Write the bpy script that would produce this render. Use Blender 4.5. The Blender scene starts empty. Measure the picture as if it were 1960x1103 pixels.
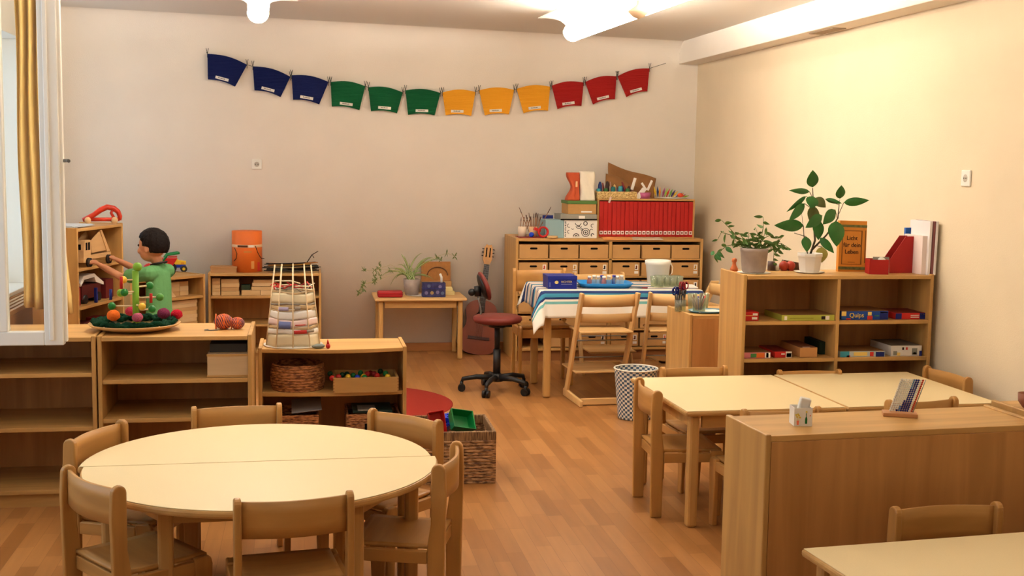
LAMP_E = 15; WORLD_E = 1.8; NLAMP = 3
import bpy, math, random
from mathutils import Vector, Matrix, noise
random.seed(7)
SC = bpy.context.scene
COL = SC.collection
PI = math.pi
R = math.radians
# ------------------------------------------------------------------ camera measured from the room's own lines
F = 2300.0; CX = 980.0; CY = 551.5; EYE = 1.60
def _basis():
    Y = Vector(((580-CX)/F, (303-CY)/F, 1)).normalized()
    d = Vector((1, .015, 0))
    n = Y.cross(d).normalized()
    if n.y < 0: n = -n
    X = n.cross(Y)
    if X.x < 0: X = -X
    return X, Y, -n
BX, BY, BZ = _basis()
def ray(px, py):
    v = Vector(((px-CX)/F, (py-CY)/F, 1)); return Vector((v.dot(BX), v.dot(BY), v.dot(BZ)))
def at(px, py, y):            # measured point of the photograph on the vertical plane at depth y (metres)
    r = ray(px, py); t = y/r.y; return Vector((t*r.x, y, EYE+t*r.z))
def atz(px, py, z=0.0):       # measured point on the horizontal plane at height z
    r = ray(px, py); t = (z-EYE)/r.z; return Vector((t*r.x, t*r.y, z))
cam = bpy.data.cameras.new('camera'); co = bpy.data.objects.new('camera', cam); COL.objects.link(co)
rx = Vector((BX.x, BY.x, BZ.x)); ry = Vector((BX.y, BY.y, BZ.y)); rz = Vector((BX.z, BY.z, BZ.z))
M = Matrix.Identity(4)
for i in range(3):
    M[i][0] = rx[i]; M[i][1] = -ry[i]; M[i][2] = -rz[i]
M[2][3] = EYE
co.matrix_world = M
cam.sensor_width = 36; cam.lens = 36*F/1960; cam.sensor_fit = 'HORIZONTAL'; cam.clip_start = .05
SC.camera = co
SC.view_settings.view_transform = 'Standard'; SC.view_settings.look = 'None'
SC.view_settings.gamma = 1; SC.view_settings.use_curve_mapping = False

# ------------------------------------------------------------------ materials
MATS = {}
def s2l(c):
    return tuple(((v/255)/12.92 if v/255 <= .04045 else ((v/255+.055)/1.055)**2.4) for v in c)
def mat(name, rgb, rough=.6, spec=.3, metal=0, emit=None, es=0, var=0, vs=20, bump=0, bs=60, trans=0, alpha=1, sss=0):
    if name in MATS: return MATS[name]
    m = bpy.data.materials.new(name); m.use_nodes = True; nt = m.node_tree; b = nt.nodes['Principled BSDF']
    c = s2l(rgb)
    b.inputs['Base Color'].default_value = (*c, 1); b.inputs['Roughness'].default_value = rough
    b.inputs['Specular IOR Level'].default_value = spec; b.inputs['Metallic'].default_value = metal
    if trans: b.inputs['Transmission Weight'].default_value = trans; b.inputs['IOR'].default_value = 1.45
    if alpha < 1: b.inputs['Alpha'].default_value = alpha
    if emit: b.inputs['Emission Color'].default_value = (*emit, 1); b.inputs['Emission Strength'].default_value = es
    if sss: b.inputs['Subsurface Weight'].default_value = sss; b.inputs['Subsurface Radius'].default_value = (.02, .008, .004); b.inputs['Subsurface Scale'].default_value = 1
    if var or bump:
        tc = nt.nodes.new('ShaderNodeTexCoord'); n = nt.nodes.new('ShaderNodeTexNoise'); n.inputs['Scale'].default_value = vs; n.inputs['Detail'].default_value = 5
        nt.links.new(tc.outputs['Object'], n.inputs['Vector'])
    if var:
        r = nt.nodes.new('ShaderNodeValToRGB'); r.color_ramp.elements[0].position = .3; r.color_ramp.elements[1].position = .7
        r.color_ramp.elements[0].color = (*[x*(1-var) for x in c], 1); r.color_ramp.elements[1].color = (*[min(1, x*(1+var)) for x in c], 1)
        nt.links.new(n.outputs['Fac'], r.inputs['Fac']); nt.links.new(r.outputs['Color'], b.inputs['Base Color'])
    if bump:
        n2 = nt.nodes.new('ShaderNodeTexNoise'); n2.inputs['Scale'].default_value = bs; nt.links.new(tc.outputs['Object'], n2.inputs['Vector'])
        bp = nt.nodes.new('ShaderNodeBump'); bp.inputs['Strength'].default_value = bump; bp.inputs['Distance'].default_value = .01
        nt.links.new(n2.outputs['Fac'], bp.inputs['Height']); nt.links.new(bp.outputs['Normal'], b.inputs['Normal'])
    MATS[name] = m; return m
def thinglass(name, rgb, body=.1, rough=.03):
    if name in MATS: return MATS[name]
    m = bpy.data.materials.new(name); m.use_nodes = True; nt = m.node_tree; L = nt.links.new; nt.nodes.remove(nt.nodes['Principled BSDF']); out = nt.nodes['Material Output']
    t = nt.nodes.new('ShaderNodeBsdfTransparent'); t.inputs[0].default_value = (*s2l(rgb), 1); d = nt.nodes.new('ShaderNodeBsdfDiffuse'); d.inputs[0].default_value = (*s2l(rgb), 1)
    g = nt.nodes.new('ShaderNodeBsdfGlossy'); g.inputs['Roughness'].default_value = rough; fr = nt.nodes.new('ShaderNodeFresnel'); fr.inputs[0].default_value = 1.45
    a = nt.nodes.new('ShaderNodeMixShader'); a.inputs[0].default_value = body; L(t.outputs[0], a.inputs[1]); L(d.outputs[0], a.inputs[2])
    b = nt.nodes.new('ShaderNodeMixShader'); ge = nt.nodes.new('ShaderNodeNewGeometry'); mu = nt.nodes.new('ShaderNodeMath'); mu.operation = 'SUBTRACT'; mu.use_clamp = True; L(fr.outputs[0], mu.inputs[0]); L(ge.outputs['Backfacing'], mu.inputs[1]); L(mu.outputs[0], b.inputs[0]); L(a.outputs[0], b.inputs[1]); L(g.outputs[0], b.inputs[2]); L(b.outputs[0], out.inputs['Surface'])
    MATS[name] = m; return m
def wood(name, rgb, axis='x', k=.16, rough=.42, sc=1.0):
    if name in MATS: return MATS[name]
    m = bpy.data.materials.new(name); m.use_nodes = True; nt = m.node_tree; b = nt.nodes['Principled BSDF']; L = nt.links.new
    c = s2l(rgb)
    tc = nt.nodes.new('ShaderNodeTexCoord'); mp = nt.nodes.new('ShaderNodeMapping'); oi = nt.nodes.new('ShaderNodeObjectInfo')
    s = {'x': (1.2, 14, 14), 'y': (14, 1.2, 14), 'z': (14, 14, 1.2)}[axis]
    mp.inputs['Scale'].default_value = [q*sc for q in s]
    vm = nt.nodes.new('ShaderNodeVectorMath'); vm.operation = 'SCALE'; vm.inputs[0].default_value = (7, 5, 9); L(oi.outputs['Random'], vm.inputs['Scale'])
    va = nt.nodes.new('ShaderNodeVectorMath'); va.operation = 'ADD'; L(tc.outputs['Object'], mp.inputs['Vector']); L(mp.outputs['Vector'], va.inputs[0]); L(vm.outputs[0], va.inputs[1])
    n = nt.nodes.new('ShaderNodeTexNoise'); n.inputs['Scale'].default_value = 1; n.inputs['Detail'].default_value = 6; n.inputs['Distortion'].default_value = .8; L(va.outputs[0], n.inputs['Vector'])
    r = nt.nodes.new('ShaderNodeValToRGB'); r.color_ramp.elements[0].position = .32; r.color_ramp.elements[1].position = .68
    r.color_ramp.elements[0].color = (c[0]*(1-k), c[1]*(1-k*1.25), c[2]*(1-k*1.5), 1); r.color_ramp.elements[1].color = (*[min(1, x*(1+k*.8)) for x in c], 1)
    L(n.outputs['Fac'], r.inputs['Fac']); L(r.outputs['Color'], b.inputs['Base Color'])
    b.inputs['Roughness'].default_value = rough; b.inputs['Specular IOR Level'].default_value = .35
    bp = nt.nodes.new('ShaderNodeBump'); bp.inputs['Strength'].default_value = .08; bp.inputs['Distance'].default_value = .004
    L(n.outputs['Fac'], bp.inputs['Height']); L(bp.outputs['Normal'], b.inputs['Normal'])
    MATS[name] = m; return m
def wicker(name, rgb, dark, sx=60, sz=90):
    if name in MATS: return MATS[name]
    m = bpy.data.materials.new(name); m.use_nodes = True; nt = m.node_tree; b = nt.nodes['Principled BSDF']; L = nt.links.new
    tc = nt.nodes.new('ShaderNodeTexCoord'); mp = nt.nodes.new('ShaderNodeMapping'); mp.inputs['Scale'].default_value = (sx, sx, sz)
    n = nt.nodes.new('ShaderNodeTexNoise'); n.inputs['Scale'].default_value = 1; n.inputs['Detail'].default_value = 3
    L(tc.outputs['Object'], mp.inputs['Vector']); L(mp.outputs['Vector'], n.inputs['Vector'])
    r = nt.nodes.new('ShaderNodeValToRGB'); r.color_ramp.elements[0].position = .38; r.color_ramp.elements[1].position = .6
    r.color_ramp.elements[0].color = (*s2l(dark), 1); r.color_ramp.elements[1].color = (*s2l(rgb), 1)
    L(n.outputs['Fac'], r.inputs['Fac']); L(r.outputs['Color'], b.inputs['Base Color']); b.inputs['Roughness'].default_value = .7
    bp = nt.nodes.new('ShaderNodeBump'); bp.inputs['Strength'].default_value = .6; bp.inputs['Distance'].default_value = .006
    L(n.outputs['Fac'], bp.inputs['Height']); L(bp.outputs['Normal'], b.inputs['Normal'])
    MATS[name] = m; return m
glass = thinglass('clear_glass', (246, 248, 246), .015)
BEECH = (196, 152, 90)
wx = wood('beech_x', BEECH, 'x'); wy = wood('beech_y', BEECH, 'y'); wz = wood('beech_z', BEECH, 'z')
chw = wood('chair_beech', (190, 140, 77), 'z', .14, .38); chx = wood('chair_beech_x', (190, 140, 77), 'x', .14, .38)
birch = wood('birch_z', (222, 180, 120), 'z', .1); birchx = wood('birch_x', (222, 180, 120), 'x', .1)
palew = wood('pale_wood', (214, 182, 138), 'x', .12, .6)
lam = mat('cream_laminate', (238, 216, 168), .38, .4, var=.03, vs=300)
cardb = mat('brown_card', (190, 145, 90), .8, .2, var=.05, vs=30)
cardf = mat('brown_card_front', (198, 152, 96), .7, .2, var=.04, vs=12)
white = mat('white_paint', (238, 232, 222), .45, .4)
wplast = mat('white_plastic', (240, 236, 225), .4, .4)
paper = mat('white_paper', (236, 230, 220), .8)
black = mat('black_plastic', (22, 20, 20), .45, .4)
dark = mat('dark_hole', (18, 12, 9), .9, .1)
red = mat('red_plastic', (190, 30, 26), .35, .4); redm = mat('red_card', (176, 34, 28), .65, .25)
dred = mat('dark_red', (130, 22, 26), .6)
blue = mat('blue_plastic', (20, 60, 190), .35, .4); navy = mat('navy_card', (18, 32, 110), .5, .35)
green = mat('green_plastic', (10, 120, 55), .35, .4); yellow = mat('yellow_plastic', (235, 190, 40), .4, .4)
orange = mat('orange_plastic', (226, 110, 40), .5, .3); ink = mat('dark_ink', (50, 34, 30), .8)
metal = mat('grey_metal', (150, 150, 148), .3, .5, metal=.9)

leafg = mat('leaf_green', (44, 105, 36), .38, .45, var=.2, vs=14); leafy = mat('leaf_pale', (160, 150, 70), .5); leafs = mat('leaf_small', (84, 116, 50), .5, .3, var=.2, vs=20)
stemb = mat('stem_brown', (74, 60, 36), .7)
concrete = mat('pot_grey', (165, 150, 140), .85, .2, var=.12, vs=18, bump=.2)

# ------------------------------------------------------------------ mesh builder
class MB:
    def __init__(s): s.v = []; s.f = []; s.mi = []; s.sm = []; s.k = 0; s.T = None
    def _a(s, vs, fs, smooth=False):
        o = len(s.v)
        for p in vs:
            p = Vector(p)
            if s.T is not None: p = s.T @ p
            s.v.append(p)
        for f in fs: s.f.append([o+i for i in f]); s.mi.append(s.k); s.sm.append(smooth)
        return s
    def box(s, x0, x1, y0, y1, z0, z1):
        return s._a([(x0,y0,z0),(x1,y0,z0),(x1,y1,z0),(x0,y1,z0),(x0,y0,z1),(x1,y0,z1),(x1,y1,z1),(x0,y1,z1)],
                    [(0,3,2,1),(4,5,6,7),(0,1,5,4),(1,2,6,5),(2,3,7,6),(3,0,4,7)])
    def prism(s, poly, a, b, axis='x'):      # poly of 2-D points in the other two axes, extruded a..b
        n = len(poly)
        def P(u, w, t): return {'x': (t,u,w), 'y': (u,t,w), 'z': (u,w,t)}[axis]
        vs = [P(u,w,a) for u,w in poly]+[P(u,w,b) for u,w in poly]
        return s._a(vs, [tuple(range(n))[::-1], tuple(range(n,2*n))]+[(i,(i+1)%n,n+(i+1)%n,n+i) for i in range(n)])
    def tube(s, pts, r, n=8, caps=True):
        pts = [Vector(p) for p in pts]; m = len(pts)
        rs = r if isinstance(r, (list, tuple)) else [r]*m
        vs = []; fs = []; prev = None
        for i, p in enumerate(pts):
            d = (pts[min(i+1,m-1)]-pts[max(i-1,0)]).normalized()
            if prev is None: u = d.cross(Vector((0,0,1)) if abs(d.z) < .9 else Vector((1,0,0))).normalized()
            else: u = (prev-d*prev.dot(d)).normalized()
            prev = u; w = d.cross(u)
            for k in range(n):
                a = 2*PI*k/n; vs.append(p+(u*math.cos(a)+w*math.sin(a))*rs[i])
        for i in range(m-1):
            for k in range(n): fs.append((i*n+k, i*n+(k+1)%n, (i+1)*n+(k+1)%n, (i+1)*n+k))
        s._a(vs, fs, True)
        if caps:
            o = len(s.v)-len(vs)
            s.f.append([o+k for k in range(n)][::-1]); s.f.append([o+(m-1)*n+k for k in range(n)]); s.mi += [s.k]*2; s.sm += [False]*2
        return s
    def cyl(s, c, r, z0, z1, n=24, r1=None):
        r1 = r if r1 is None else r1
        return s.tube([(c[0],c[1],z0),(c[0],c[1],z1)], [r,r1], n)
    def lathe(s, prof, c=(0,0,0), n=28, sx=1, sy=1):
        vs = []; fs = []; m = len(prof)
        for r, z in prof:
            for k in range(n):
                a = 2*PI*k/n; vs.append((c[0]+r*sx*math.cos(a), c[1]+r*sy*math.sin(a), c[2]+z))
        for i in range(m-1):
            for k in range(n): fs.append((i*n+k, i*n+(k+1)%n, (i+1)*n+(k+1)%n, (i+1)*n+k))
        s._a(vs, fs, True); return s
    def ball(s, c, r, n=14, rz=None, ry=None):
        rz = r if rz is None else rz; ry = r if ry is None else ry; vs = []; fs = []; m = n//2
        for i in range(m+1):
            t = PI*i/m
            for k in range(n):
                a = 2*PI*k/n; vs.append((c[0]+r*math.sin(t)*math.cos(a), c[1]+ry*math.sin(t)*math.sin(a), c[2]-rz*math.cos(t)))
        for i in range(m):
            for k in range(n): fs.append((i*n+k, i*n+(k+1)%n, (i+1)*n+(k+1)%n, (i+1)*n+k))
        return s._a(vs, fs, True)
    def grid(s, fn, nu, nv, smooth=True, closeu=False):
        vs = [fn(i/nu, j/nv) for j in range(nv+1) for i in range(nu+1)]
        return s._a(vs, [(j*(nu+1)+i, j*(nu+1)+i+1, (j+1)*(nu+1)+i+1, (j+1)*(nu+1)+i) for j in range(nv) for i in range(nu)], smooth)
    def build(s, name, mats, parent=None, loc=None, rot=None, bev=0, solid=0, sub=0):
        me = bpy.data.meshes.new(name); me.from_pydata([tuple(p) for p in s.v], [], s.f)
        for m in (mats if isinstance(mats, (list, tuple)) else [mats]): me.materials.append(m)
        for i, p in enumerate(me.polygons): p.material_index = s.mi[i]; p.use_smooth = s.sm[i]
        me.update(); me.validate()
        o = bpy.data.objects.new(name, me); COL.objects.link(o)
        if parent: o.parent = parent
        if loc is not None: o.location = loc
        if rot is not None: o.rotation_euler = rot
        if solid:
            q = o.modifiers.new('solid', 'SOLIDIFY'); q.thickness = solid; q.offset = 0
        if bev:
            q = o.modifiers.new('bevel', 'BEVEL'); q.width = bev; q.segments = 2; q.limit_method = 'ANGLE'; q.angle_limit = R(40)
        if sub:
            q = o.modifiers.new('sub', 'SUBSURF'); q.levels = sub; q.render_levels = sub
        return o
def tag(o, label, cat, group=None, kind=None):
    if label: o['label'] = label
    if cat: o['category'] = cat
    if group: o['group'] = group
    if kind: o['kind'] = kind
    return o
def thing(name, label, cat, loc=(0,0,0), rz=0, group=None):
    o = bpy.data.objects.new(name, None); COL.objects.link(o); o.location = loc; o.rotation_euler = (0,0,rz); o.empty_display_size = .05
    return tag(o, label, cat, group)
def copy_tree(o, parent=None):
    c = o.copy(); COL.objects.link(c); c.parent = parent
    for ch in list(o.children): copy_tree(ch, c)
    return c
def struct(o): o['kind'] = 'structure'; return o
def text(name, s, size, m, parent, loc, rot=(PI/2,0,0), align='CENTER'):
    cu = bpy.data.curves.new(name, 'FONT'); cu.body = s; cu.size = size; cu.align_x = align; cu.align_y = 'CENTER'; cu.extrude = .0006
    t = bpy.data.objects.new('tmp', cu); COL.objects.link(t)
    bpy.context.view_layer.update()
    me = bpy.data.meshes.new_from_object(t.evaluated_get(bpy.context.evaluated_depsgraph_get()))
    bpy.data.objects.remove(t); me.materials.clear(); me.materials.append(m)
    o = bpy.data.objects.new(name, me); COL.objects.link(o); o.parent = parent; o.location = loc; o.rotation_euler = rot
    return o
# ------------------------------------------------------------------ the room
XL, XR, YB, YF = -2.05, 3.33, 10.0, -1.6
def ceilz(x): return 2.695-.021*x
wallm = mat('wall_plaster', (243, 234, 221), .92, .15, var=.02, vs=3, bump=.12, bs=140)
wallr = mat('wall_plaster_cream', (228, 210, 180), .92, .15, var=.02, vs=3, bump=.12, bs=140)
ceilm = mat('ceiling_paint', (232, 225, 214), .95, .1)
def floor_mat():
    m = bpy.data.materials.new('parquet'); m.use_nodes = True; nt = m.node_tree; b = nt.nodes['Principled BSDF']; L = nt.links.new
    tc = nt.nodes.new('ShaderNodeTexCoord'); mp = nt.nodes.new('ShaderNodeMapping'); mp.inputs['Rotation'].default_value = (0,0,PI/2)
    L(tc.outputs['Object'], mp.inputs['Vector'])
    br = nt.nodes.new('ShaderNodeTexBrick'); br.inputs['Scale'].default_value = 1; br.inputs['Brick Width'].default_value = .42; br.inputs['Row Height'].default_value = .068
    br.inputs['Mortar Size'].default_value = .0006; br.offset = .41; br.offset_frequency = 2; br.squash = .78; br.squash_frequency = 3
    br.inputs['Color1'].default_value = (*s2l((176, 124, 72)), 1); br.inputs['Color2'].default_value = (*s2l((148, 98, 52)), 1); br.inputs['Mortar'].default_value = (*s2l((120, 76, 40)), 1)
    L(mp.outputs[0], br.inputs['Vector'])
    m2 = nt.nodes.new('ShaderNodeMapping'); m2.inputs['Scale'].default_value = (30, 2.2, 1); L(tc.outputs['Object'], m2.inputs['Vector'])
    n = nt.nodes.new('ShaderNodeTexNoise'); n.inputs['Scale'].default_value = 1; n.inputs['Detail'].default_value = 6; L(m2.outputs[0], n.inputs['Vector'])
    mx = nt.nodes.new('ShaderNodeMix'); mx.data_type = 'RGBA'; mx.blend_type = 'OVERLAY'; mx.inputs['Factor'].default_value = .22
    L(br.outputs['Color'], mx.inputs['A']); L(n.outputs['Fac'], mx.inputs['B']); L(mx.outputs['Result'], b.inputs['Base Color'])
    b.inputs['Roughness'].default_value = .33; b.inputs['Specular IOR Level'].default_value = .35
    return m
struct(MB().box(XL-.3, XR+.2, YF-.2, YB+.2, -.1, 0).build('floor', floor_mat()))
struct(MB()._a([(XL-.3,YF-.2,ceilz(XL-.3)),(XR+.2,YF-.2,ceilz(XR+.2)),(XR+.2,YB+.2,ceilz(XR+.2)),(XL-.3,YB+.2,ceilz(XL-.3)),
              (XL-.3,YF-.2,2.95),(XR+.2,YF-.2,2.95),(XR+.2,YB+.2,2.95),(XL-.3,YB+.2,2.95)],
     [(0,1,2,3),(7,6,5,4),(0,4,5,1),(1,5,6,2),(2,6,7,3),(3,7,4,0)]).build('ceiling', ceilm))
# back wall with a soft cove into the ceiling
b = MB(); prof = [(YB+.2, 0), (YB, 0), (YB, 2.46)]+[(YB-.16*(1-math.cos(t*PI/16)), 2.46+.2*math.sin(t*PI/16)) for t in range(1, 9)]
def cov(u, v):
    i = min(int(round(v*(len(prof)-1))), len(prof)-1); y, z = prof[i]; x = XL+(XR-XL)*u
    if z > 2.46: z = 2.46+(z-2.46)*(ceilz(x)+.004-2.46)/.2
    elif z == 2.46: z = 2.46
    return (x, y, z)
b.grid(cov, 12, len(prof)-1); b.sm = [True]*len(b.sm)
b.box(XL-.3, XR+.2, YB+.02, YB+.2, 0, 2.9); struct(b.build('wall_back', wallm))
struct(MB().box(XR, XR+.2, YF, YB, 0, 2.9).build('wall_right', wallr))
struct(MB().box(XL-.3, XR+.2, YF-.2, YF, 0, 2.9).build('wall_front', wallm))
W1 = (8.35, 9.56, .63, 2.46); W2 = (2.60, 4.95, .80, 2.45)
b = MB(); ys = [YF, W2[0], W2[1], W1[0], W1[1], YB]
for i in range(5):
    if i == 1: b.box(XL-.3, XL, ys[i], ys[i+1], 0, W2[2]).box(XL-.3, XL, ys[i], ys[i+1], W2[3], 2.9)
    elif i == 3: b.box(XL-.3, XL, ys[i], ys[i+1], 0, W1[2]).box(XL-.3, XL, ys[i], ys[i+1], W1[3], 2.9)
    else: b.box(XL-.3, XL, ys[i], ys[i+1], 0, 2.9)
struct(b.build('wall_left', wallm))
basem = wood('baseboard_wood', (178, 118, 68), 'x', .12)
struct(MB().box(XL, XR, YB-.016, YB, 0, .07).build('baseboard_back', basem, bev=.003))
struct(MB().box(XR-.016, XR, YF, YB-.016, 0, .07).build('baseboard_right', wood('baseboard_wood_y', (178,118,68), 'y', .12), bev=.003))
struct(MB().box(XL, XL+.016, YF, 6.2, 0, .07).build('baseboard_left', wood('baseboard_wood_y', (178,118,68), 'y', .12), bev=.003))
struct(MB().box(3.16, XR, YF, YB, 2.446, 2.9).build('trim_1', wallm, bev=.004))
o = MB().box(3.20, 3.29, 7.05, 7.40, 2.440, 2.447).build('trim_2', mat('vent_grey', (170, 150, 125), .8)); struct(o)
# windows
def window(name, W, sash=False):
    y0, y1, z0, z1 = W
    r = thing(name, None, None, (0,0,0)); struct(r)
    f = MB(); x0, x1 = XL-.27, XL-.21; t = .06
    f.box(x0, x1, y0, y0+t, z0, z1).box(x0, x1, y1-t, y1, z0, z1).box(x0, x1, y0+t, y1-t, z0, z0+t).box(x0, x1, y0+t, y1-t, z1-t, z1).box(x0, x1, (y0+y1)/2-.04, (y0+y1)/2+.04, z0+t, z1-t)
    f.build('window_frame', white, r, bev=.004)
    MB().box(XL-.242, XL-.238, y0+t, y1-t, z0+t, z1-t).build('window_pane', glass, r)
    MB().box(XL-.21, XL+.03, y0, y1, z0-.03, z0+.001).build('window_sill', white, r, bev=.006)
    MB().box(XL-.21, XL+.004, y0, y0+.012, z0+.001, z1).box(XL-.21, XL+.004, y1-.012, y1, z0+.001, z1).box(XL-.21, XL+.004, y0+.012, y1-.012, z1-.012, z1).build('reveal_lining', white, r, bev=.003)
    return r
window('window_1', W1); w2 = window('window_2', W2)
# inner sash of the near window, swung open into the room
sx0, sx1, sy, sz0, sz1 = XL+.03, -.928, 4.90, .855, 2.40
f = MB(); t = .072
f.box(sx0, sx0+t, sy, sy+.045, sz0, sz1).box(sx1-t, sx1, sy, sy+.045, sz0, sz1).box(sx0+t, sx1-t, sy, sy+.045, sz0, sz0+t*.75).box(sx0+t, sx1-t, sy, sy+.045, sz1-t, sz1)
f.box(-1.178, -1.135, sy, sy+.045, sz0+t*.75, sz1-t)
f.box(sx1-.018, sx1+.012, sy+.01, sy+.035, sz0+.012, sz1-.012)
f.box(sx1-.052, sx1-.034, sy-.010, sy, sz0+.02, sz1-.02)
f.box(sx0-.03, sx0, sy+.01, sy+.035, sz0+.2, sz0+.3).box(sx0-.03, sx0, sy+.01, sy+.035, sz1-.3, sz1-.2)
so = f.build('sash', white, w2, bev=.004)
MB().box(sx0+t, sx1-t, sy+.02, sy+.024, sz0+t*.75, sz1-t).build('sash_pane', glass, so)
h = MB().tube([(sx1+.002, sy+.02, 1.576), (sx1+.028, sy+.015, 1.578), (sx1+.038, sy-.02, 1.576)], .007, 8).build('sash_handle', metal, so)
# curtain at the far window
cm = mat('curtain_yellow', (236, 206, 136), .85, .1, sss=0)
def cur(u, v):
    z = 2.62-(2.62-.67)*v; wid = .17+.055*v**1.5+.008*math.sin(v*7)
    return (-1.70+(wid+.06)*u+.006*math.sin(v*9+u*4), 7.72+.035*math.sin(u*30+v*1.5)+.02*u, z-.05*u*(v > .999))
tag(MB().grid(cur, 60, 30).build('curtain', cm, solid=.003), 'yellow gathered curtain hanging beside the far left window', 'curtain')
tag(MB().tube([(-1.54, 5.2, 2.665), (-1.54, 8.2, 2.665)], .012, 8).box(-1.56,-1.52,5.3,5.34,2.665,2.735).box(-1.56,-1.52,8.1,8.14,2.665,2.735).box(-1.56,-1.52,7.70,7.74,2.62,2.665).build('curtain_rail', white), 'white curtain rail under the ceiling along the window wall', 'curtain rail')
# radiator cover
b = MB(); b.box(-2.03, -1.84, 6.2, 9.7, 0, .57)
rc = thing('radiator_cover', 'brown wooden radiator cover with slotted top under the far left window', 'radiator cover')
b.build('cover_box', wood('cover_wood', (170, 116, 66), 'y'), rc)
b = MB()
for i in range(5): b.box(-2.03+.041*i, -2.03+.041*i+.026, 6.2, 9.7, .57, .60)
b.build('slotted_top', wood('cover_slat', (196, 146, 90), 'y'), rc, bev=.002)
# ceiling lamps
EM1 = mat('lamp_diffuser', (255, 240, 215), .5, .2, emit=(1, .93, .82), es=LAMP_E)
EM2 = mat('lamp_tube', (255, 240, 215), .5, .2, emit=(1, .93, .82), es=LAMP_E*6)
EF1 = mat('lamp_diffuser_dim', (255, 240, 215), .5, .2, emit=(1, .93, .82), es=3.9)
EF2 = mat('lamp_tube_dim', (255, 240, 215), .5, .2, emit=(1, .93, .82), es=22)
lwh = mat('lamp_white', (245, 236, 222), .4, .4)
def lamp(label, x, y1, ln, z, grp='ceiling lamps', em=None, em2=None):
    em = em or EM1; em2 = em2 or EM2
    a = math.atan(.0435)
    r = thing('ceiling_lamp', label, 'ceiling lamp', (x, y1, z), a, grp)      # local: far end at y=0, runs to -ln ; z=0 lowest point
    pts = [(.066*math.cos(t), .066+.066*math.sin(t)*1.0) for t in [PI+PI*i/14 for i in range(15)]]
    MB().prism([(x_, z_) for x_, z_ in pts]+[(.05, .085), (-.05, .085)], -ln, 0, 'y').build('diffuser', em, r)
    MB().prism([(x_*1.06, z_*1.04-.003) for x_, z_ in pts]+[(.055, .10), (-.055, .10)], 0, .006, 'y').build('end_cap', lwh, r)
    for s in (-1, 1):
        q = [(.05, .085), (.055, .11), (.09, .135), (.14, .147), (.20, .15), (.25, .147)]
        w = [(s*u, v) for u, v in q]+[(s*u, v+.004) for u, v in q[::-1]]
        MB().prism(w if s > 0 else w[::-1], -ln, 0, 'y').build('reflector_wing', lwh, r)
        MB().tube([(s*.10, -.05, .165), (s*.10, -ln+.05, .165)], .013, 10).build('fluorescent_tube', em2, r)
    MB().box(-.045, .045, -ln, 0, .10, .15).build('housing', lwh, r)
    for k in (-.55, -ln+.55):
        zc = ceilz(x)-z
        MB().tube([(0,k,.15),(0,k,zc)], .006, 8).lathe([(.0,zc-.06),(.02,zc-.06),(.05,zc-.005),(.05,zc)], (0,k,0), 20).build('suspension', lwh, r)
    return r
p1 = at(494, 44, 8.0); p2 = at(1096, 79, 8.3)
lamp('white winged ceiling lamp above the back shelves, left of the two in view', p1.x, 8.0, 2.4, p1.z)
lamp('bright white winged ceiling lamp near the beam, right of the two in view', p2.x, 8.3, 2.4, p2.z)
for nm, x, y in (('white winged ceiling lamp over the round table', p1.x+.14, 5.1), ('white winged ceiling lamp over the rectangular tables', p2.x+.14, 5.3), ('unseen winged fill lamp added over the floor in front of the round table', .75, 2.0))[:NLAMP]:  # last lamp is unseen, added to lighten the fronts facing the camera
    lamp(nm, x, y, 2.4, p1.z, em=EF1, em2=EF2)
# lamp pull fitting below the right lamp: hanging canopy with a cone
c = at(1222, 37, 6.45); r = thing('ceiling_fitting', 'beige bell shaped hanging fitting beside the right ceiling lamp', 'fitting', (c.x, 6.45, 0))
zc = ceilz(c.x)
MB().lathe([(0, c.z+.0), (.03, c.z+.012), (.056, c.z+.035), (.058, c.z+.045), (.02, c.z+.072), (.012, c.z+.08), (.012, c.z+.12)], n=24).build('bell', mat('fitting_beige', (225, 196, 160), .5), r)
MB().lathe([(.012, c.z+.10), (.06, zc-.01), (.065, zc)], n=24).build('canopy_cone', lwh, r)
# world + outside daylight
w = bpy.data.worlds.new('world'); SC.world = w; w.use_nodes = True
w.node_tree.nodes['Background'].inputs[0].default_value = (.62, .78, 1, 1); w.node_tree.nodes['Background'].inputs[1].default_value = WORLD_E
# ------------------------------------------------------------------ furniture makers
def cabinet(name, label, loc, rz, w, d, h, shelves=(), div=None, plinth=.06, back=True, t=.019, curve=0, cat='shelf unit', group=None, lip=.006):
    r = thing(name, label, cat, loc, rz, group)
    for x in (0, w-t): MB().box(x, x+t, 0, d, 0, h+lip).build('side_panel', wz, r, bev=.004)
    def board(z, nm, y0=.004, cv=0):
        b = MB()
        if cv:
            poly = [(t, d-.01), (w-t, d-.01)]+[(w-t-(w-2*t)*i/14, y0-cv*math.sin(PI*i/14)) for i in range(15)]
            b.prism(poly[::-1], z, z+t, 'z')
        else: b.box(t, w-t, y0, d-.006, z, z+t)
        return b.build(nm, wx, r, bev=.002)
    board(h-t, 'top_panel', 0, curve)
    for z in shelves: board(z-t, 'shelf', .006, curve*.55)
    if plinth: board(plinth, 'bottom_panel'); MB().box(t, w-t, .03, .045, 0, plinth).build('plinth', wx, r)
    if back: MB().box(t, w-t, d-.006, d, plinth*.5, h-t).build('back_panel', wood('back_panel_wood', (196,142,84), 'z'), r)
    for x in (div or ()): MB().box(x-t/2, x+t/2, .004, d-.006, plinth+t, h-t).build('divider', wz, r, bev=.002)
    return r
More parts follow.
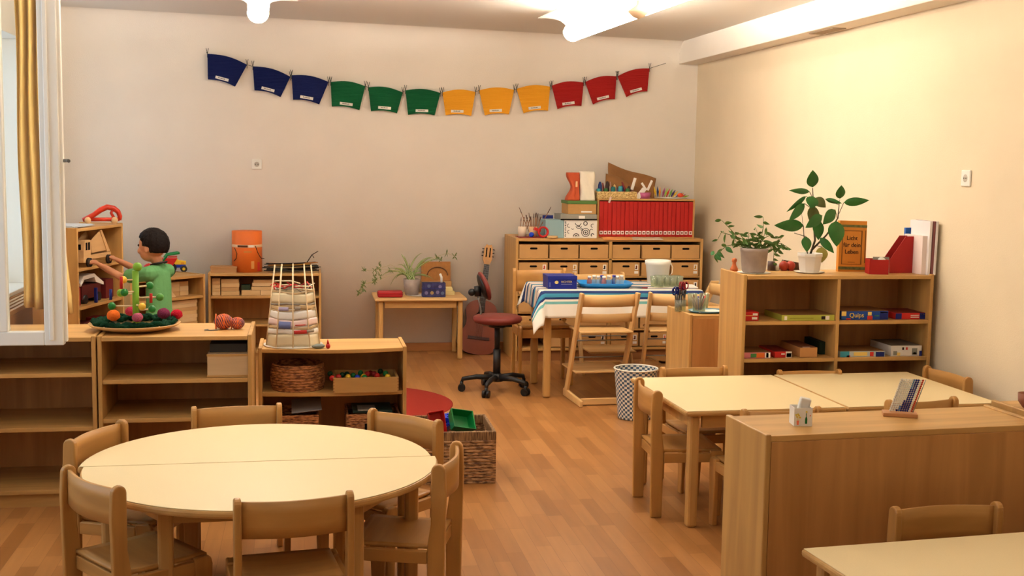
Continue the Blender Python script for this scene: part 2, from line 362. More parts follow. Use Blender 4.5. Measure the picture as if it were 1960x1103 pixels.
def kid_chair(label, c, ang, group='small beech chairs', h=.58, w=.36, seat=.31, first=[None]):
    """origin on the floor under the middle of the back; the chair faces local +y"""
    if first[0] is not None:
        r = copy_tree(first[0]); r.location = (c[0], c[1], 0); r.rotation_euler = (0,0,ang); r.scale = (w/.36, 1, h/.58); tag(r, label, 'chair', group); return r
    r = thing('small_chair', label, 'chair', (c[0], c[1], 0), ang, group)
    first[0] = r
    for s in (-1, 1):
        xo = s*w/2; x0, x1 = (xo-.022, xo) if s > 0 else (xo, xo+.022)
        top = [(-.026+.024*math.cos(a)-.0, h-.024+.024*math.sin(a)) for a in [PI*i/8 for i in range(9)]]
        poly = [(-.022, 0), (.030, 0), (.034, seat), (.022, seat+.08)]+[(y+.026-.002, z) for y, z in top]+[(-.030, h-.10), (-.026, seat), ]
        MB().prism(poly[::-1], x0, x1, 'x').build('rear_leg', chw, r, bev=.005)
        fp = [(.262, 0), (.305, 0), (.318, seat-.03), (.312, seat-.008), (.30, seat), (.25, seat-.002), (.255, .2)]
        MB().prism(fp[::-1], x0+.001*s, x1-.001*s, 'x').build('front_leg', chw, r, bev=.005)
        MB().box(min(x0,x1), max(x0,x1), .034, .252, seat-.055, seat-.012).build('side_rail', wood('chair_rail', (190,140,77), 'y', .14), r, bev=.003)
    t = .011
    def back(u, v):
        x = (u-.5)*(w-.044); return (x, -.004-.026*math.sin(PI*u), h-.125+.112*v)
    MB().grid(back, 16, 3).build('backrest', chx, r, solid=t, bev=0)
    def seatf(u, v):
        x = (u-.5)*(w-.046); y = .012+.296*v
        return (x, y, seat-.004-.012*math.sin(PI*min(1,u))*math.sin(PI*min(1,v*1.1)))
    MB().grid(seatf, 12, 10).build('seat', chx, r, solid=.011)
    MB().box(-w/2+.022, w/2-.022, .288, .304, seat-.062, seat-.018).build('front_rail', chx, r, bev=.003)
    MB().box(-w/2+.022, w/2-.022, .012, .026, seat-.062, seat-.018).build('back_rail', chx, r, bev=.003)
    return r
def face(c, tgt): return math.atan2(tgt[1]-c[1], tgt[0]-c[0])-PI/2
def table(label, loc, rz, w, d, h, leg=.048, top=lam, edge=wx, group=None, name='table', legr=True, inset=.03, ap=.06):
    r = thing(name, label, 'table', loc, rz, group)
    MB().box(0, w, 0, d, h-.024, h-.002).build('table_edge', edge, r, bev=.008)
    MB().box(.006, w-.006, .006, d-.006, h-.002, h).build('tabletop', top, r)
    b = MB(); q = inset+.012
    b.box(q+leg, w-q-leg, q, q+.02, h-.024-ap, h-.024).box(q+leg, w-q-leg, d-q-.02, d-q, h-.024-ap, h-.024).box(q, q+.02, q+leg, d-q-leg, h-.024-ap, h-.024).box(w-q-.02, w-q, q+leg, d-q-leg, h-.024-ap, h-.024)
    b.build('apron', wx, r, bev=.002)
    for x in (inset, w-inset-leg):
        for y in (inset, d-inset-leg): MB().box(x, x+leg, y, y+leg, 0, h-.024).build('leg', wz, r, bev=.012)
    return r
# ------------------------------------------------------------------ round table and its six chairs
RC = (-.144, 4.258); RR = .615
for k, (lab, a0) in enumerate((('cream topped half-round table at the front, near half of the round pair', 1), ('cream topped half-round table, far half of the round pair', 0))):
    sa = R(1.0)
    r = thing('half_round_table', lab, 'table', (RC[0]+(.004 if a0 else -.012), RC[1]+(.0 if a0 else 0), 0), sa+(PI if a0 else 0), 'half-round tables pushed together')
    def arc(rr, y0, n=40): 
        a = math.asin(y0/rr); return [(rr*math.cos(a+(PI-2*a)*i/n), rr*math.sin(a+(PI-2*a)*i/n)) for i in range(n+1)]
    MB().prism(arc(RR, .0015), .504, .528, 'z').build('table_edge', wx, r, bev=.008)
    MB().prism(arc(RR-.006, .003), .528, .530, 'z').build('tabletop', lam, r)
    b = MB(); hx, hy = .30, .46; ps = [(-.52, .045), (-.30, .42), (.30, .42), (.52, .045)]
    for i in range(4):
        (xa, ya), (xb, yb) = ps[i], ps[(i+1) % 4]; d = Vector((xb-xa, yb-ya, 0)); ln = d.length; ang = math.atan2(d.y, d.x)
        b.T = Matrix.Translation((xa, ya, 0)) @ Matrix.Rotation(ang, 4, 'Z'); b.box(.02, ln-.02, -.01, .01, .445, .504)
    b.T = None; b.build('apron', wx, r, bev=.002)
    for x, y in ps: MB().box(x-.024, x+.024, y-.024, y+.024, 0, .504).build('leg', wz, r, bev=.012)
def rpos(a, rad=.655): return (RC[0]+rad*math.cos(R(a)), RC[1]+rad*math.sin(R(a)))
chairs = [('small beech chair in the front, back turned to the camera, at the round table', (-.03, 3.605), 8.0),
 ('small beech chair at the front left of the round table', (-.655, 3.865), -54.6),
 ('small beech chair at the far left of the round table, back against the low shelves', (-.748, 4.53), -112.8),
 ('small beech chair behind the round table, facing the camera', (-.268, 4.925), 186.9),
 ('small beech chair behind the round table in front of the square seagrass basket', (.392, 4.680), 134.9),
 ('small beech chair at the right of the round table, next to the open floor', (.487, 4.035), 72.7)]
for l, c, a in chairs: kid_chair(l, c, R(a), 'small beech chairs around the round table', h=.59)
# ------------------------------------------------------------------ rectangular tables on the right
table('cream topped rectangular table, left of the joined pair', (1.636, 4.925, 0), R(1.5), .755, .83, .53, group='rectangular tables pushed together')
table('cream topped rectangular table, right of the joined pair by the wall', (2.396, 4.945, 0), R(1.5), .755, .83, .53, group='rectangular tables pushed together')
table('cream topped table in the bottom right corner, in front of the low partition', (1.445, 2.30, 0), R(4.9), 1.2, .80, .53, group=None)
G = 'small beech chairs at the rectangular tables'
kid_chair('small beech chair at the left end of the joined tables, beside the aisle', (1.575, 5.30), R(-92), G, h=.575)
kid_chair('small beech chair behind the joined tables, in front of the checkered bin', (1.965, 5.81), R(184), G, h=.565)
kid_chair('small beech chair behind the joined tables, its top just showing before the game shelf', (2.575, 5.775), R(178), G, h=.545, w=.34)
kid_chair('small beech chair at the right end of the joined tables, against the wall', (3.185, 5.50), R(95), G, h=.575)
kid_chair('small beech chair between the joined tables and the partition, behind the bead frame', (2.70, 4.86), R(8), G, h=.575)
kid_chair('small beech chair between the joined tables and the partition, behind the paper container', (1.985, 4.72), R(4), G, h=.575)
kid_chair('small beech chair at the bottom right, between partition and nearest table', (1.914, 3.262), R(182), 'small beech chair', h=.58)
# ------------------------------------------------------------------ cabinets
cabinet('partition_cabinet', 'beech low cabinet seen from its plain back, holding the bead frame', (2.338, 3.76, 0), R(184), .98, .30, .78, back=True, plinth=.05, shelves=(.4,), cat='cabinet')
cabinet('partition_cabinet', 'beech low cabinet at the right edge, slightly taller than its neighbour', (3.28, 3.83, 0), R(184), .93, .33, .795, plinth=.05, shelves=(.4,), cat='cabinet')
cabinet('low_shelf', 'open beech shelf unit at the far left edge of the room, below the open window', (-1.70, 5.6, 0), 0, .775, .46, .783, shelves=(.620, .372), plinth=.065)
cabinet('low_shelf', 'open beech shelf unit under the ball tree, with a wooden box on its upper shelf', (-.918, 5.6, 0), 0, .682, .46, .783, shelves=(.585, .405), plinth=.065)
cabinet('low_shelf', 'lower bow-fronted beech shelf with round wicker basket and tray of balls', (-.222, 6.0, 0), 0, .735, .33, .658, shelves=(.437,), plinth=.05, curve=.05)
cabinet('tall_shelf', 'tall brown shelf in the left back corner holding the wooden truck', (-1.42, 8.0, 0), math.atan2(.72, .20), .70, .31, 1.13, shelves=(.872, .622, .37), plinth=.06)
cabinet('block_shelf', 'low beech shelf standing diagonally behind the child, with toy trucks on top', (-1.245, 9.06, 0), R(45), .70, .34, .69, shelves=(.53, .30), plinth=.06)
cabinet('block_shelf', 'low beech shelf against the back wall, with the orange drum on top', (-.735, 9.6, 0), 0, .875, .38, .692, shelves=(.515, .292), plinth=.06)
cabinet('game_shelf', 'beech shelf unit in two columns with board games, plants on top', (2.233, 5.86, 0), 0, 1.06, .355, 1.032, shelves=(.793, .596, .40), div=(.527,), plinth=.06)
cabinet('back_cabinet', 'low beech cabinet seen from behind, with scissors and jars on top', (2.93, 7.15, 0), PI, .70, .45, .716, shelves=(.4,), plinth=.05, cat='cabinet')
# ------------------------------------------------------------------ drawer cabinet
DW = 1.555; DX, DY, DH = 1.668, 9.4, .992
dc = thing('drawer_cabinet', 'wide beech cabinet full of brown pull-out boxes at the back wall', 'cabinet', (DX, DY, 0))
for x in (0, DW-.022): MB().box(x, x+.022, 0, .56, 0, DH).build('side_panel', wz, dc, bev=.003)
MB().box(.022, DW-.022, 0, .56, DH-.024, DH).build('top_panel', wx, dc, bev=.003)
MB().box(.022, DW-.022, .55, .56, .05, DH-.024).build('back_panel', wx, dc)
MB().box(DW/2-.012, DW/2+.012, .002, .55, .10, DH-.024).build('divider', wz, dc)
MB().box(.022, DW-.022, .0, .55, .085, .105).build('bottom_panel', wx, dc)
MB().box(.022, DW-.022, .02, .04, 0, .085).build('plinth', wood('plinth_dark', (150,100,60), 'x'), dc)
rows = 6; z1 = DH-.024; z0 = .105; rh = (z1-z0)/rows
for j in range(1, rows):
    MB().box(.022, DW-.022, .002, .55, z1-j*rh-.006, z1-j*rh+.006).build('shelf', wx, dc)
cw = (DW/2-.012-.022)/3
pict = [mat('sticker_brown', (120,60,40), .7), mat('sticker_orange', (210,90,60), .7), mat('sticker_gold', (200,150,60), .7), ink]
for j in range(rows):
    for i in range(6):
        if j >= 5 and i == 0: continue
        x = .022+cw*(i % 3)+(0 if i < 3 else DW/2-.022+.012)+.006; w_ = cw-.012-(.004 if i == 3 else 0); zb = z1-(j+1)*rh+.007; hh = rh-.034
        y = random.choice((.004, .008, .014)); 
        d = MB().box(x, x+w_, y, y+.34, zb, zb+hh).build('drawer', cardf, dc, bev=.003)
        xc = x+w_/2; zc = zb+hh*.72
        hp = [(xc+sx*.022+.008*math.cos(a), zc+.008*math.sin(a)) for sx, a0 in ((1,-90),(-1,90)) for a in [R(a0+22.5*q) for q in range(9)]]
        MB().prism(hp, y-.0015, y+.001, 'y').build('grip_hole', dark, d)
        if j in (1, 2, 5):
            sb = MB().box(x+w_-.042, x+w_-.014, y-.0015, y, zb+hh*.45, zb+hh*.85); sb.box(x+w_-.045, x+w_-.012, y-.0015, y, zb+hh*.18, zb+hh*.36)
            sb.k = 1; sb.box(x+w_-.034, x+w_-.022, y-.0022, y-.0014, zb+hh*.52, zb+hh*.78).box(x+w_-.039, x+w_-.026, y-.0022, y-.0014, zb+hh*.52, zb+hh*.6)
            sb.build('sticker', [paper, pict[(i+j) % 4]], d)
# ------------------------------------------------------------------ small plant table
pt = table('small light wood table against the back wall, carrying the spider plant', (.556, 9.50, 0), 0, .74, .47, .503, leg=.04, top=birchx, edge=birchx, name='plant_table')
# ------------------------------------------------------------------ cloth table
table('high table under the blue striped cloth', (1.585, 7.88, 0), R(-1.5), 1.10, .62, .735, leg=.05, top=birchx, edge=birchx, name='craft_table', inset=.02)
def clothmat():
    m = bpy.data.materials.new('striped_cloth'); m.use_nodes = True; nt = m.node_tree; b = nt.nodes['Principled BSDF']; L = nt.links.new
    uv = nt.nodes.new('ShaderNodeAttribute'); uv.attribute_name = 'stripe'; uv.attribute_type = 'GEOMETRY'
    r = nt.nodes.new('ShaderNodeValToRGB'); r.color_ramp.interpolation = 'CONSTANT'; e = r.color_ramp.elements
    W_, C_, NV, TL, PT, GY = (236,230,218), (226,208,188), (24,46,98), (56,138,168), (112,180,180), (86,106,128)
    cols = [(0, W_), (.099, PT), (.12, W_), (.135, NV), (.152, TL), (.177, NV), (.207, W_), (.235, C_), (.30, NV), (.315, C_), (.325, GY), (.345, C_), (.355, NV), (.375, C_), (.45, TL), (.475, NV), (.51, C_), (.53, GY), (.545, C_), (.62, NV), (.65, TL), (.68, C_), (.74, GY), (.76, NV), (.78, C_), (.84, TL), (.87, NV), (.89, W_), (.93, TL), (.95, NV), (.975, W_)]
    e[0].position = 0; e[0].color = (*s2l(cols[0][1]), 1); e[1].position = cols[1][0]; e[1].color = (*s2l(cols[1][1]), 1)
    for p, c in cols[2:]: q = e.new(p); q.color = (*s2l(c), 1)
    L(uv.outputs['Fac'], r.inputs['Fac']); L(r.outputs['Color'], b.inputs['Base Color']); b.inputs['Roughness'].default_value = .85
    return m
def tablecloth():
    x0, x1, y0, y1, zt = 0, 1.10, 0, .62, .7365; dx, dy = .15, .19      # drops
    nu, nv = 60, 50; vs = []; st = []
    for j in range(nv+1):
        for i in range(nu+1):
            U = -dx+(x1-x0+dx*2)*i/nu; V = -dy+(y1-y0+dy+.10)*j/nv
            ox = (U-x0) if U < x0 else (U-x1 if U > x1 else 0); oy = (V-y0) if V < y0 else (V-y1 if V > y1 else 0)
            x = min(max(U, x0), x1); y = min(max(V, y0), y1); d = math.hypot(ox, oy)*1.22 if (ox and oy) else abs(ox)+abs(oy)
            z = zt-max(0, d-.01)
            out = .012+.02*d/.2
            if ox and oy:      # corner falls as a hanging point
                a = math.atan2(oy, ox); x += math.cos(a)*(out+.05*d/.2); y += math.sin(a)*(out+.05*d/.2); 
            elif ox: x += math.copysign(out+.006*math.sin(V*26), ox) if d > .01 else ox*.8
            elif oy: y += math.copysign(out+.007*math.sin(U*19)+.003*math.sin(U*41), oy) if d > .01 else oy*.8
            vs.append((x, y, z)); st.append((V+dy)/(y1-y0+dy+.10))
    me = bpy.data.meshes.new('tablecloth'); me.from_pydata(vs, [], [(j*(nu+1)+i, j*(nu+1)+i+1, (j+1)*(nu+1)+i+1, (j+1)*(nu+1)+i) for j in range(nv) for i in range(nu)])
    at_ = me.attributes.new('stripe', 'FLOAT', 'POINT'); at_.data.foreach_set('value', st)
    for p in me.polygons: p.use_smooth = True
    me.materials.append(clothmat()); o = bpy.data.objects.new('tablecloth', me); COL.objects.link(o); o.location = (1.585, 7.88, 0); o.rotation_euler = (0,0,R(-1.5))
    q = o.modifiers.new('s', 'SOLIDIFY'); q.thickness = .0016; q.offset = 1
    return tag(o, 'blue, teal and white striped tablecloth over the high table', 'tablecloth')
tablecloth()
CZ = .7385
# ------------------------------------------------------------------ high wooden adjustable chairs
def high_chair(label, c, ang, group='adjustable wooden high chairs'):
    r = thing('adjustable_chair', label, 'chair', (c[0], c[1], 0), ang, group)   # faces +y ; back at y~0
    w = .44
    for s in (-1, 1):
        x0, x1 = (w/2-.022, w/2) if s > 0 else (-w/2, -w/2+.022)
        MB().prism([(-.02,.79),(.045,.79),(.40,.0),(.33,.0)][::1], x0, x1, 'x').build('side_post', birch, r, bev=.006)
        MB().prism([(-.03,0),(.40,0),(.40,.055),(.37,.06),(-.03,.045)], x0-.0005, x1+.0005, 'x').build('floor_runner', birch, r, bev=.006)
    def rest(z, hh):
        def f(u, v): return ((u-.5)*(w-.044), .012-(.79-z)*-.42-.035*math.sin(PI*u), z+hh*v)
        return f
    MB().grid(rest(.69, .085), 14, 2).build('back_slat', birchx, r, solid=.010)
    MB().grid(rest(.575, .06), 14, 2).build('back_slat', birchx, r, solid=.010)
    def plate(z, y0, y1): 
        b = MB(); poly = [(-w/2+.0225, y0+.05), (w/2-.0225, y0+.05), (w/2-.0225, y0+.10), (w/2+.01, y0+.12), (w/2+.0, y1-.02), (w/2-.03, y1), (-w/2+.03, y1), (-w/2, y1-.02), (-w/2-.01, y0+.12), (-w/2+.0225, y0+.10)]
        return b.prism([(-w/2+.023, y0), (w/2-.023, y0), (w/2-.023, y1), (-w/2+.023, y1)], z, z+.014, 'z')
    plate(.50, .06, .36).build('seat', birchx, r, bev=.005)
    plate(.20, .17, .52).build('foot_plate', birchx, r, bev=.005)
    MB().box(-w/2+.022, w/2-.022, .02, .04, .005, .05).build('cross_bar', birchx, r, bev=.004)
    for z in (.43, .30): MB().tube([(-w/2+.02, .045+(.79-z)*.45, z), (w/2-.02, .045+(.79-z)*.45, z)], .005, 8).build('steel_rod', metal, r)
    return r
w_hc = high_chair('adjustable wooden chair in front of the cloth table, back to the camera', (1.985, 7.60), R(3)); w_hc.scale = (.92, 1, .95)
for l, c, a in (('adjustable wooden chair between the cloth table and the low cabinet', (2.46, 7.62), R(-7)), ('adjustable wooden chair on the far side of the cloth table', (2.27, 9.10), R(180)), ('adjustable wooden chair at the right end of the cloth table', (2.99, 8.20), R(90))):
    r = copy_tree(w_hc); r.location = (c[0], c[1], 0); r.rotation_euler = (0,0,a); tag(r, l, 'chair', 'adjustable wooden high chairs')
kid_chair('light wooden chair at the far left corner of the cloth table', (1.71, 8.64), R(180), 'light wooden chair', h=.81, w=.40)
# ------------------------------------------------------------------ bunting
flags = [((397,103),(473,124),(450,166),(398,152),0),((484,127),(556,147),(537,186),(487,173),0),((558,144),(629,157),(611,200),(561,191),0),
 ((633,157),(699,165),(688,211),(635,204),1),((705,167),(771,177),(760,217),(710,213),1),((776,173),(843,178),(832,221),(781,220),1),
 ((847,177),(910,176),(902,222),(853,221),2),((917,173),(984,172),(974,219),(928,221),2),((989,170),(1053,166),(1049,212),(1002,217),2),
 ((1056,164),(1117,158),(1113,203),(1067,209),3),((1120,157),(1180,146),(1177,190),(1135,200),3),((1182,146),(1243,131),(1239,175),(1199,186),3)]
def corr(name, rgb):
    m = mat(name, rgb, .8, .15); nt = m.node_tree; b = nt.nodes['Principled BSDF']
    tc = nt.nodes.new('ShaderNodeTexCoord'); wv = nt.nodes.new('ShaderNodeTexWave'); wv.bands_direction = 'Z'; wv.inputs['Scale'].default_value = 28; wv.inputs['Distortion'].default_value = .4
    bp = nt.nodes.new('ShaderNodeBump'); bp.inputs['Strength'].default_value = .35; bp.inputs['Distance'].default_value = .004
    nt.links.new(tc.outputs['Object'], wv.inputs['Vector']); nt.links.new(wv.outputs['Fac'], bp.inputs['Height']); nt.links.new(bp.outputs['Normal'], b.inputs['Normal']); return m
fm = [corr('card_navy', (14, 25, 76)), corr('card_green', (14, 86, 48)), corr('card_yellow', (238, 166, 44)), corr('card_red', (158, 30, 28))]
names = ['blue', 'green', 'yellow', 'red']; order = ['leftmost', 'middle', 'rightmost']
YG = 9.965
knots = [at(395, 100, YG)]
strm = mat('dark_string', (48, 52, 40), .9)
for i, (tl, tr, br_, bl, c) in enumerate(flags):
    P = [at(*q, YG) for q in (tl, tr, br_, bl)]; knots += [P[0], P[1]]
    o0 = (P[0]+P[1])/2
    def curve(a, b, up, n=10): 
        nrm = Vector((-(b.z-a.z), 0, b.x-a.x)).normalized(); return [a.lerp(b, k/n)+nrm*up*math.sin(PI*k/n) for k in range(n+1)]
    top = curve(P[0], P[1], .022); bot = curve(P[3], P[2], .014)
    poly = [(q.x-o0.x, q.z-o0.z) for q in top+bot[::-1]]
    f = MB().prism(poly, -.0018, .0018, 'y').build('bunting_flag', fm[c], None, loc=o0)
    tag(f, f'{names[c]} corrugated card bunting flag, {order[i%3]} of the three {names[c]} ones', 'bunting flag', 'bunting flags on the back wall')
    m_ = P[3].lerp(P[2], .52 if c < 2 else .45); d = (P[2]-P[3]).normalized(); ang = -math.atan2(d.z, d.x)
    b = MB(); b.T = Matrix.Translation(m_-o0+Vector((0,-.003,.036))) @ Matrix.Rotation(ang, 4, 'Y'); b.box(-.052, .052, -.0008, .0008, -.011, .011); b.k = 1
    for k in range(7): b.box(-.03+k*.008, -.03+k*.008+.005, -.0014, -.0007, -.003, .003+.002*(k % 3 == 0))
    b.T = None; b.build('name_tag', [paper, ink], f)
    for P_ in (P[0], P[1]):
        b = MB(); q = P_-o0
        for a in (R(70), R(110)): b.tube([(q.x, -.004, q.z-.03), (q.x, -.006, q.z), (q.x+.045*math.cos(a)*.6, -.012, q.z+.045*math.sin(a))], .0022, 5)
        b.build('tie', strm, f)
knots.append(at(1275, 121, YG)); knots = [k+Vector((0,.006,0)) for k in knots]
tag(MB().tube(knots, .0018, 5).build('bunting_string', strm), 'thin dark string holding the row of bunting flags', 'string')
# ------------------------------------------------------------------ sockets
def socket(label, c, rz):
    r = thing('wall_socket', label, 'socket', c, rz); MB().box(-.041, .041, -.011, 0, -.041, .041).build('plate', wplast, r, bev=.004)
    b = MB(); b.T = Matrix.Rotation(PI/2, 4, 'X'); b.lathe([(.0,.0125),(.019,.0125),(.02,.012),(.02,.0105)], n=24); b.T = None; b.build('insert', mat('socket_grey', (190, 180, 165), .5), r)
    b = MB()
    for s in (-1,1): b.box(s*.0095-.003, s*.0095+.003, -.0135, -.012, -.003, .003)
    b.build('contact_hole', dark, r)
socket('white wall socket on the back wall under the blue flags', (-.369, YB, 1.546), 0)
socket('white wall socket on the right wall', (XR, 5.655, 1.549), -PI/2)
# ------------------------------------------------------------------ red round rug
tag(MB().lathe([(0,.006),(.62,.006),(.628,.003),(.628,0)], (.345, 7.82, .0005), 64).build('round_rug', mat('rug_red', (142, 44, 34), .9, .1, bump=.3, bs=300)), 'round red rug on the floor beside the small plant table', 'rug')
# ------------------------------------------------------------------ swivel stool
SX, SY = 1.325, 8.16
st = thing('swivel_stool', 'swivel stool with round dark red seat and five black castor legs', 'stool', (SX, SY, 0), 0)
redl = mat('seat_maroon', (112, 44, 36), .55, .3)
MB().lathe([(0,.478),(.10,.478),(.16,.490),(.172,.508),(.168,.526),(.15,.536),(0,.540)], n=40).build('seat', redl, st)
MB().cyl((0,0), .026, .11, .30).cyl((0,0), .019, .30, .46).cyl((0,0), .06, .455, .478).cyl((0,0), .045, .075, .13, r1=.032).box(-.02,.10,-.02,.02,.455,.47).build('pole', black, st)
for k in range(5):
    a = R(172+72*k); dx_, dy_ = math.cos(a), math.sin(a)
    b = MB().tube([(.03*dx_,.03*dy_,.10),(.14*dx_,.14*dy_,.104),(.235*dx_,.235*dy_,.088),(.243*dx_,.243*dy_,.06)], [.022,.018,.015,.011], 8).build('base_leg', black, st)
    c = Vector((.243*dx_, .243*dy_, .026)); q = MB(); px_, py_ = -dy_, dx_
    for s in (-1, 1): q.tube([c+Vector((px_,py_,0))*s*.006, c+Vector((px_,py_,0))*s*.024], .026, 16)
    q.tube([c, c+Vector((0,0,.045))], .012, 8); q.build('castor', black, b)
b = MB(); b.T = Matrix.Translation((-.085, .06, .735)) @ Matrix.Rotation(R(-20), 4, 'Y') @ Matrix.Rotation(R(2), 4, 'Z'); b.ball((0,0,0), .028, 20, rz=.105, ry=.13); b.T = None; b.build('backrest', redl, st)
b = MB(); b.T = Matrix.Translation((-.100, .06, .730)) @ Matrix.Rotation(R(-20), 4, 'Y'); b.ball((0,0,0), .020, 18, rz=.092, ry=.115); b.T = None; b.build('backrest_shell', black, st)
MB().tube([(-.105,.06,.715),(-.16,.05,.698)], .016, 12).ball((-.175,.05,.692), .026).tube([(-.135,.055,.735),(-.130,.055,.665)], .024, 12).build('backrest_knob', black, st)
MB().tube([(-.130,.055,.66),(-.120,.055,.62),(-.108,.05,.56),(-.115,.04,.50),(-.100,.03,.468),(-.06,.02,.462),(.0,0,.462)], .006, 8).build('backrest_bar', metal, st)
# ------------------------------------------------------------------ guitar
gw = mat('guitar_top', (116, 52, 26), .4, .35, var=.12, vs=6); gs = mat('guitar_side', (60, 26, 16), .3, .5)
g = thing('guitar', 'brown acoustic guitar leaning against the wall beside the drawer cabinet', 'guitar')
hw = [(0,0),(.05,.003),(.10,.012),(.145,.04),(.170,.09),(.172,.135),(.155,.18),(.125,.22),(.112,.26),(.118,.305),(.130,.345),(.132,.38),(.115,.42),(.08,.445),(.04,.457),(0,.46)]
def smooth(pts, k=2):
    for _ in range(k):
        n = []
        for i in range(len(pts)-1): n += [pts[i], ((pts[i][0]+pts[i+1][0])/2, (pts[i][1]+pts[i+1][1])/2)]
        n.append(pts[-1]); pts = [n[0]]+[((n[i-1][0]+2*n[i][0]+n[i+1][0])/4, (n[i-1][1]+2*n[i][1]+n[i+1][1])/4) for i in range(1, len(n)-1)]+[n[-1]]
    return pts
rh_ = smooth(hw); poly = [(x, z) for x, z in rh_]+[(-x, z) for x, z in rh_[::-1][1:-1]]
MB().prism(poly, .002, .085, 'y').build('body_sides', gs, g)
MB().prism(poly, -.001, .002, 'y').build('soundboard', gw, g)
MB().prism([(.042*math.cos(a), .32+.042*math.sin(a)) for a in [PI*i/14 for i in range(28)]], -.0018, -.0008, 'y').build('sound_hole', dark, g)
MB().prism([(-.024,.36),(.024,.36),(.0215,.76),(-.0215,.76)], -.012, .012, 'y').build('neck', mat('fretboard', (42, 26, 18), .5), g)
b = MB()
for k in range(14): z = .40+.36*(1-.93**k)/(1-.93**14)*1.0; b.box(-.022,.022,-.0132,-.012,z,z+.0015)
b.build('frets', metal, g)
MB().prism([(-.0215,.76),(.0215,.76),(.037,.80),(.034,.905),(.02,.93),(0,.922),(-.02,.93),(-.034,.905),(-.037,.80)], -.008, .010, 'y').build('headstock', mat('headstock_wood', (206, 150, 88), .4), g)
b = MB()
for s in (-1,1):
    b.prism([(s*.010,.82),(s*.020,.82),(s*.020,.90),(s*.010,.90)][::s], -.0086, -.0078, 'y')
    for z in (.83,.86,.89): b.tube([(s*.03,.0,z),(s*.052,.004,z)], .0035, 6)
b.build('tuning_pegs', [dark], g)
MB().box(-.09,.09,-.010,-.001,.125,.15).box(-.04,.04,-.014,-.010,.133,.141).build('bridge', gs, g)
b = MB()
for k in range(6): x = -.018+.0072*k; b.tube([(x*1.3,-.015,.138),(x,-.0155,.76),(x,-.010,.80)], .0007, 4)
b.build('strings', metal, g)
g.location = (1.41, 9.74, .004); g.rotation_euler = (R(-13), R(7), R(-4))
# ------------------------------------------------------------------ baskets
seag = wicker('seagrass', (196, 150, 100), (92, 58, 34), 30, 110); rattan = wicker('rattan', (200, 138, 84), (112, 64, 36), 40, 150); rimm = wicker('seagrass_rim', (160, 122, 78), (96, 66, 40), 160, 14)
def woven_box(w, d, h, rows, amp=.005, taper=0, rim=0):
    b = MB(); per = [(0,0),(w,0),(w,d),(0,d)]; n = 4*26
    def f(u, v):
        t = (u*4) % 4; k = int(t) % 4; q = t-int(t); (x0,y0),(x1,y1) = per[k], per[(k+1) % 4]
        x, y = x0+(x1-x0)*q, y0+(y1-y0)*q; nx, ny = [(0,-1),(1,0),(0,1),(-1,0)][k]
        a = amp*math.sin(v*rows*PI*2)*.5+amp*.8*math.sin(q*26*PI+PI*int(v*rows))*math.sin(PI*((v*rows) % 1)); e = min(q, 1-q)*8; a *= min(1, e)
        cx, cy = w/2, d/2; s = 1-taper*(1-v)
        return (cx+(x+nx*a-cx)*s, cy+(y+ny*a-cy)*s, h*v)
    b.grid(f, n, rows*4); return b
r = thing('seagrass_basket', 'square seagrass basket full of plastic toys at the edge of the aisle', 'basket', (.535, 5.80, 0), R(-.8))
b = woven_box(.405, .40, .225, 14, .008); b.box(.012,.393,.012,.388,.0,.012); b.build('woven_body', seag, r, solid=.008)
b = MB(); 
for a_ in ((-.004,.409,-.004,.012),(-.004,.409,.388,.404),(-.004,.012,.012,.388),(.393,.409,.012,.388)): b.box(*a_, .215, .265)
b.build('braided_rim', rimm, r, bev=.006)
# toys in it
def bin_toy(label, m, c, rot, s=(.085,.13,.05), name='toy_bin'):
    b = MB(); w_, l_, h_ = s
    def ring(z, k): return [(-w_/2*k,-l_/2*k,z),(w_/2*k,-l_/2*k,z),(w_/2*k,l_/2*k,z),(-w_/2*k,l_/2*k,z)]
    q = ring(0,.85)+ring(h_,1)+ring(h_,.90)+ring(.008,.78)
    b._a(q, [(3,2,1,0)]+[(i,(i+1)%4,4+(i+1)%4,4+i) for i in range(4)]+[(4+i,4+(i+1)%4,8+(i+1)%4,8+i) for i in range(4)]+[(8+i,8+(i+1)%4,12+(i+1)%4,12+i) for i in range(4)]+[(12,13,14,15)])
    o = b.build(name, m, None, loc=c, rot=rot, bev=.004); return tag(o, label, 'toy')
bin_toy('red plastic toy tipper tub standing on edge in the seagrass basket', red, at(833, 812, 5.93), (R(78), R(-6), R(14)), (.085,.135,.045))
bin_toy('green plastic toy tipper tub lying in the seagrass basket', green, at(878, 812, 5.95), (R(48), R(12), R(20)), (.13,.11,.055))
for k, (px_, py_) in enumerate(((862, 800), (872, 803), (851, 816))):
    b = MB(); c = at(px_, py_, 6.02-.03*(k == 2)); b.T = Matrix.Rotation(R(30*k), 4, 'Z') @ Matrix.Rotation(R(20), 4, 'X'); b.box(-.05,.05,-.022,.022,-.014,.014)
    for i in range(4):
        for j in (-.011,.011): b.cyl((-.0375+.025*i, j), .007, .014, .021, 10)
    tag(b.build('toy_brick', blue, None, loc=c, bev=.002), ['long blue plastic toy brick at the top of the basket', 'blue plastic toy brick behind the green tub', 'small blue plastic toy brick between red and green tubs'][k], 'toy brick', 'blue plastic bricks in the seagrass basket')
tag(MB().ball((0,0,0), .014).tube([(0,0,0),(0,.03,-.01)], .008).build('toy_peg', blue, None, loc=at(807, 806, 6.0)), 'small blue round toy end left of the red tub', 'toy')
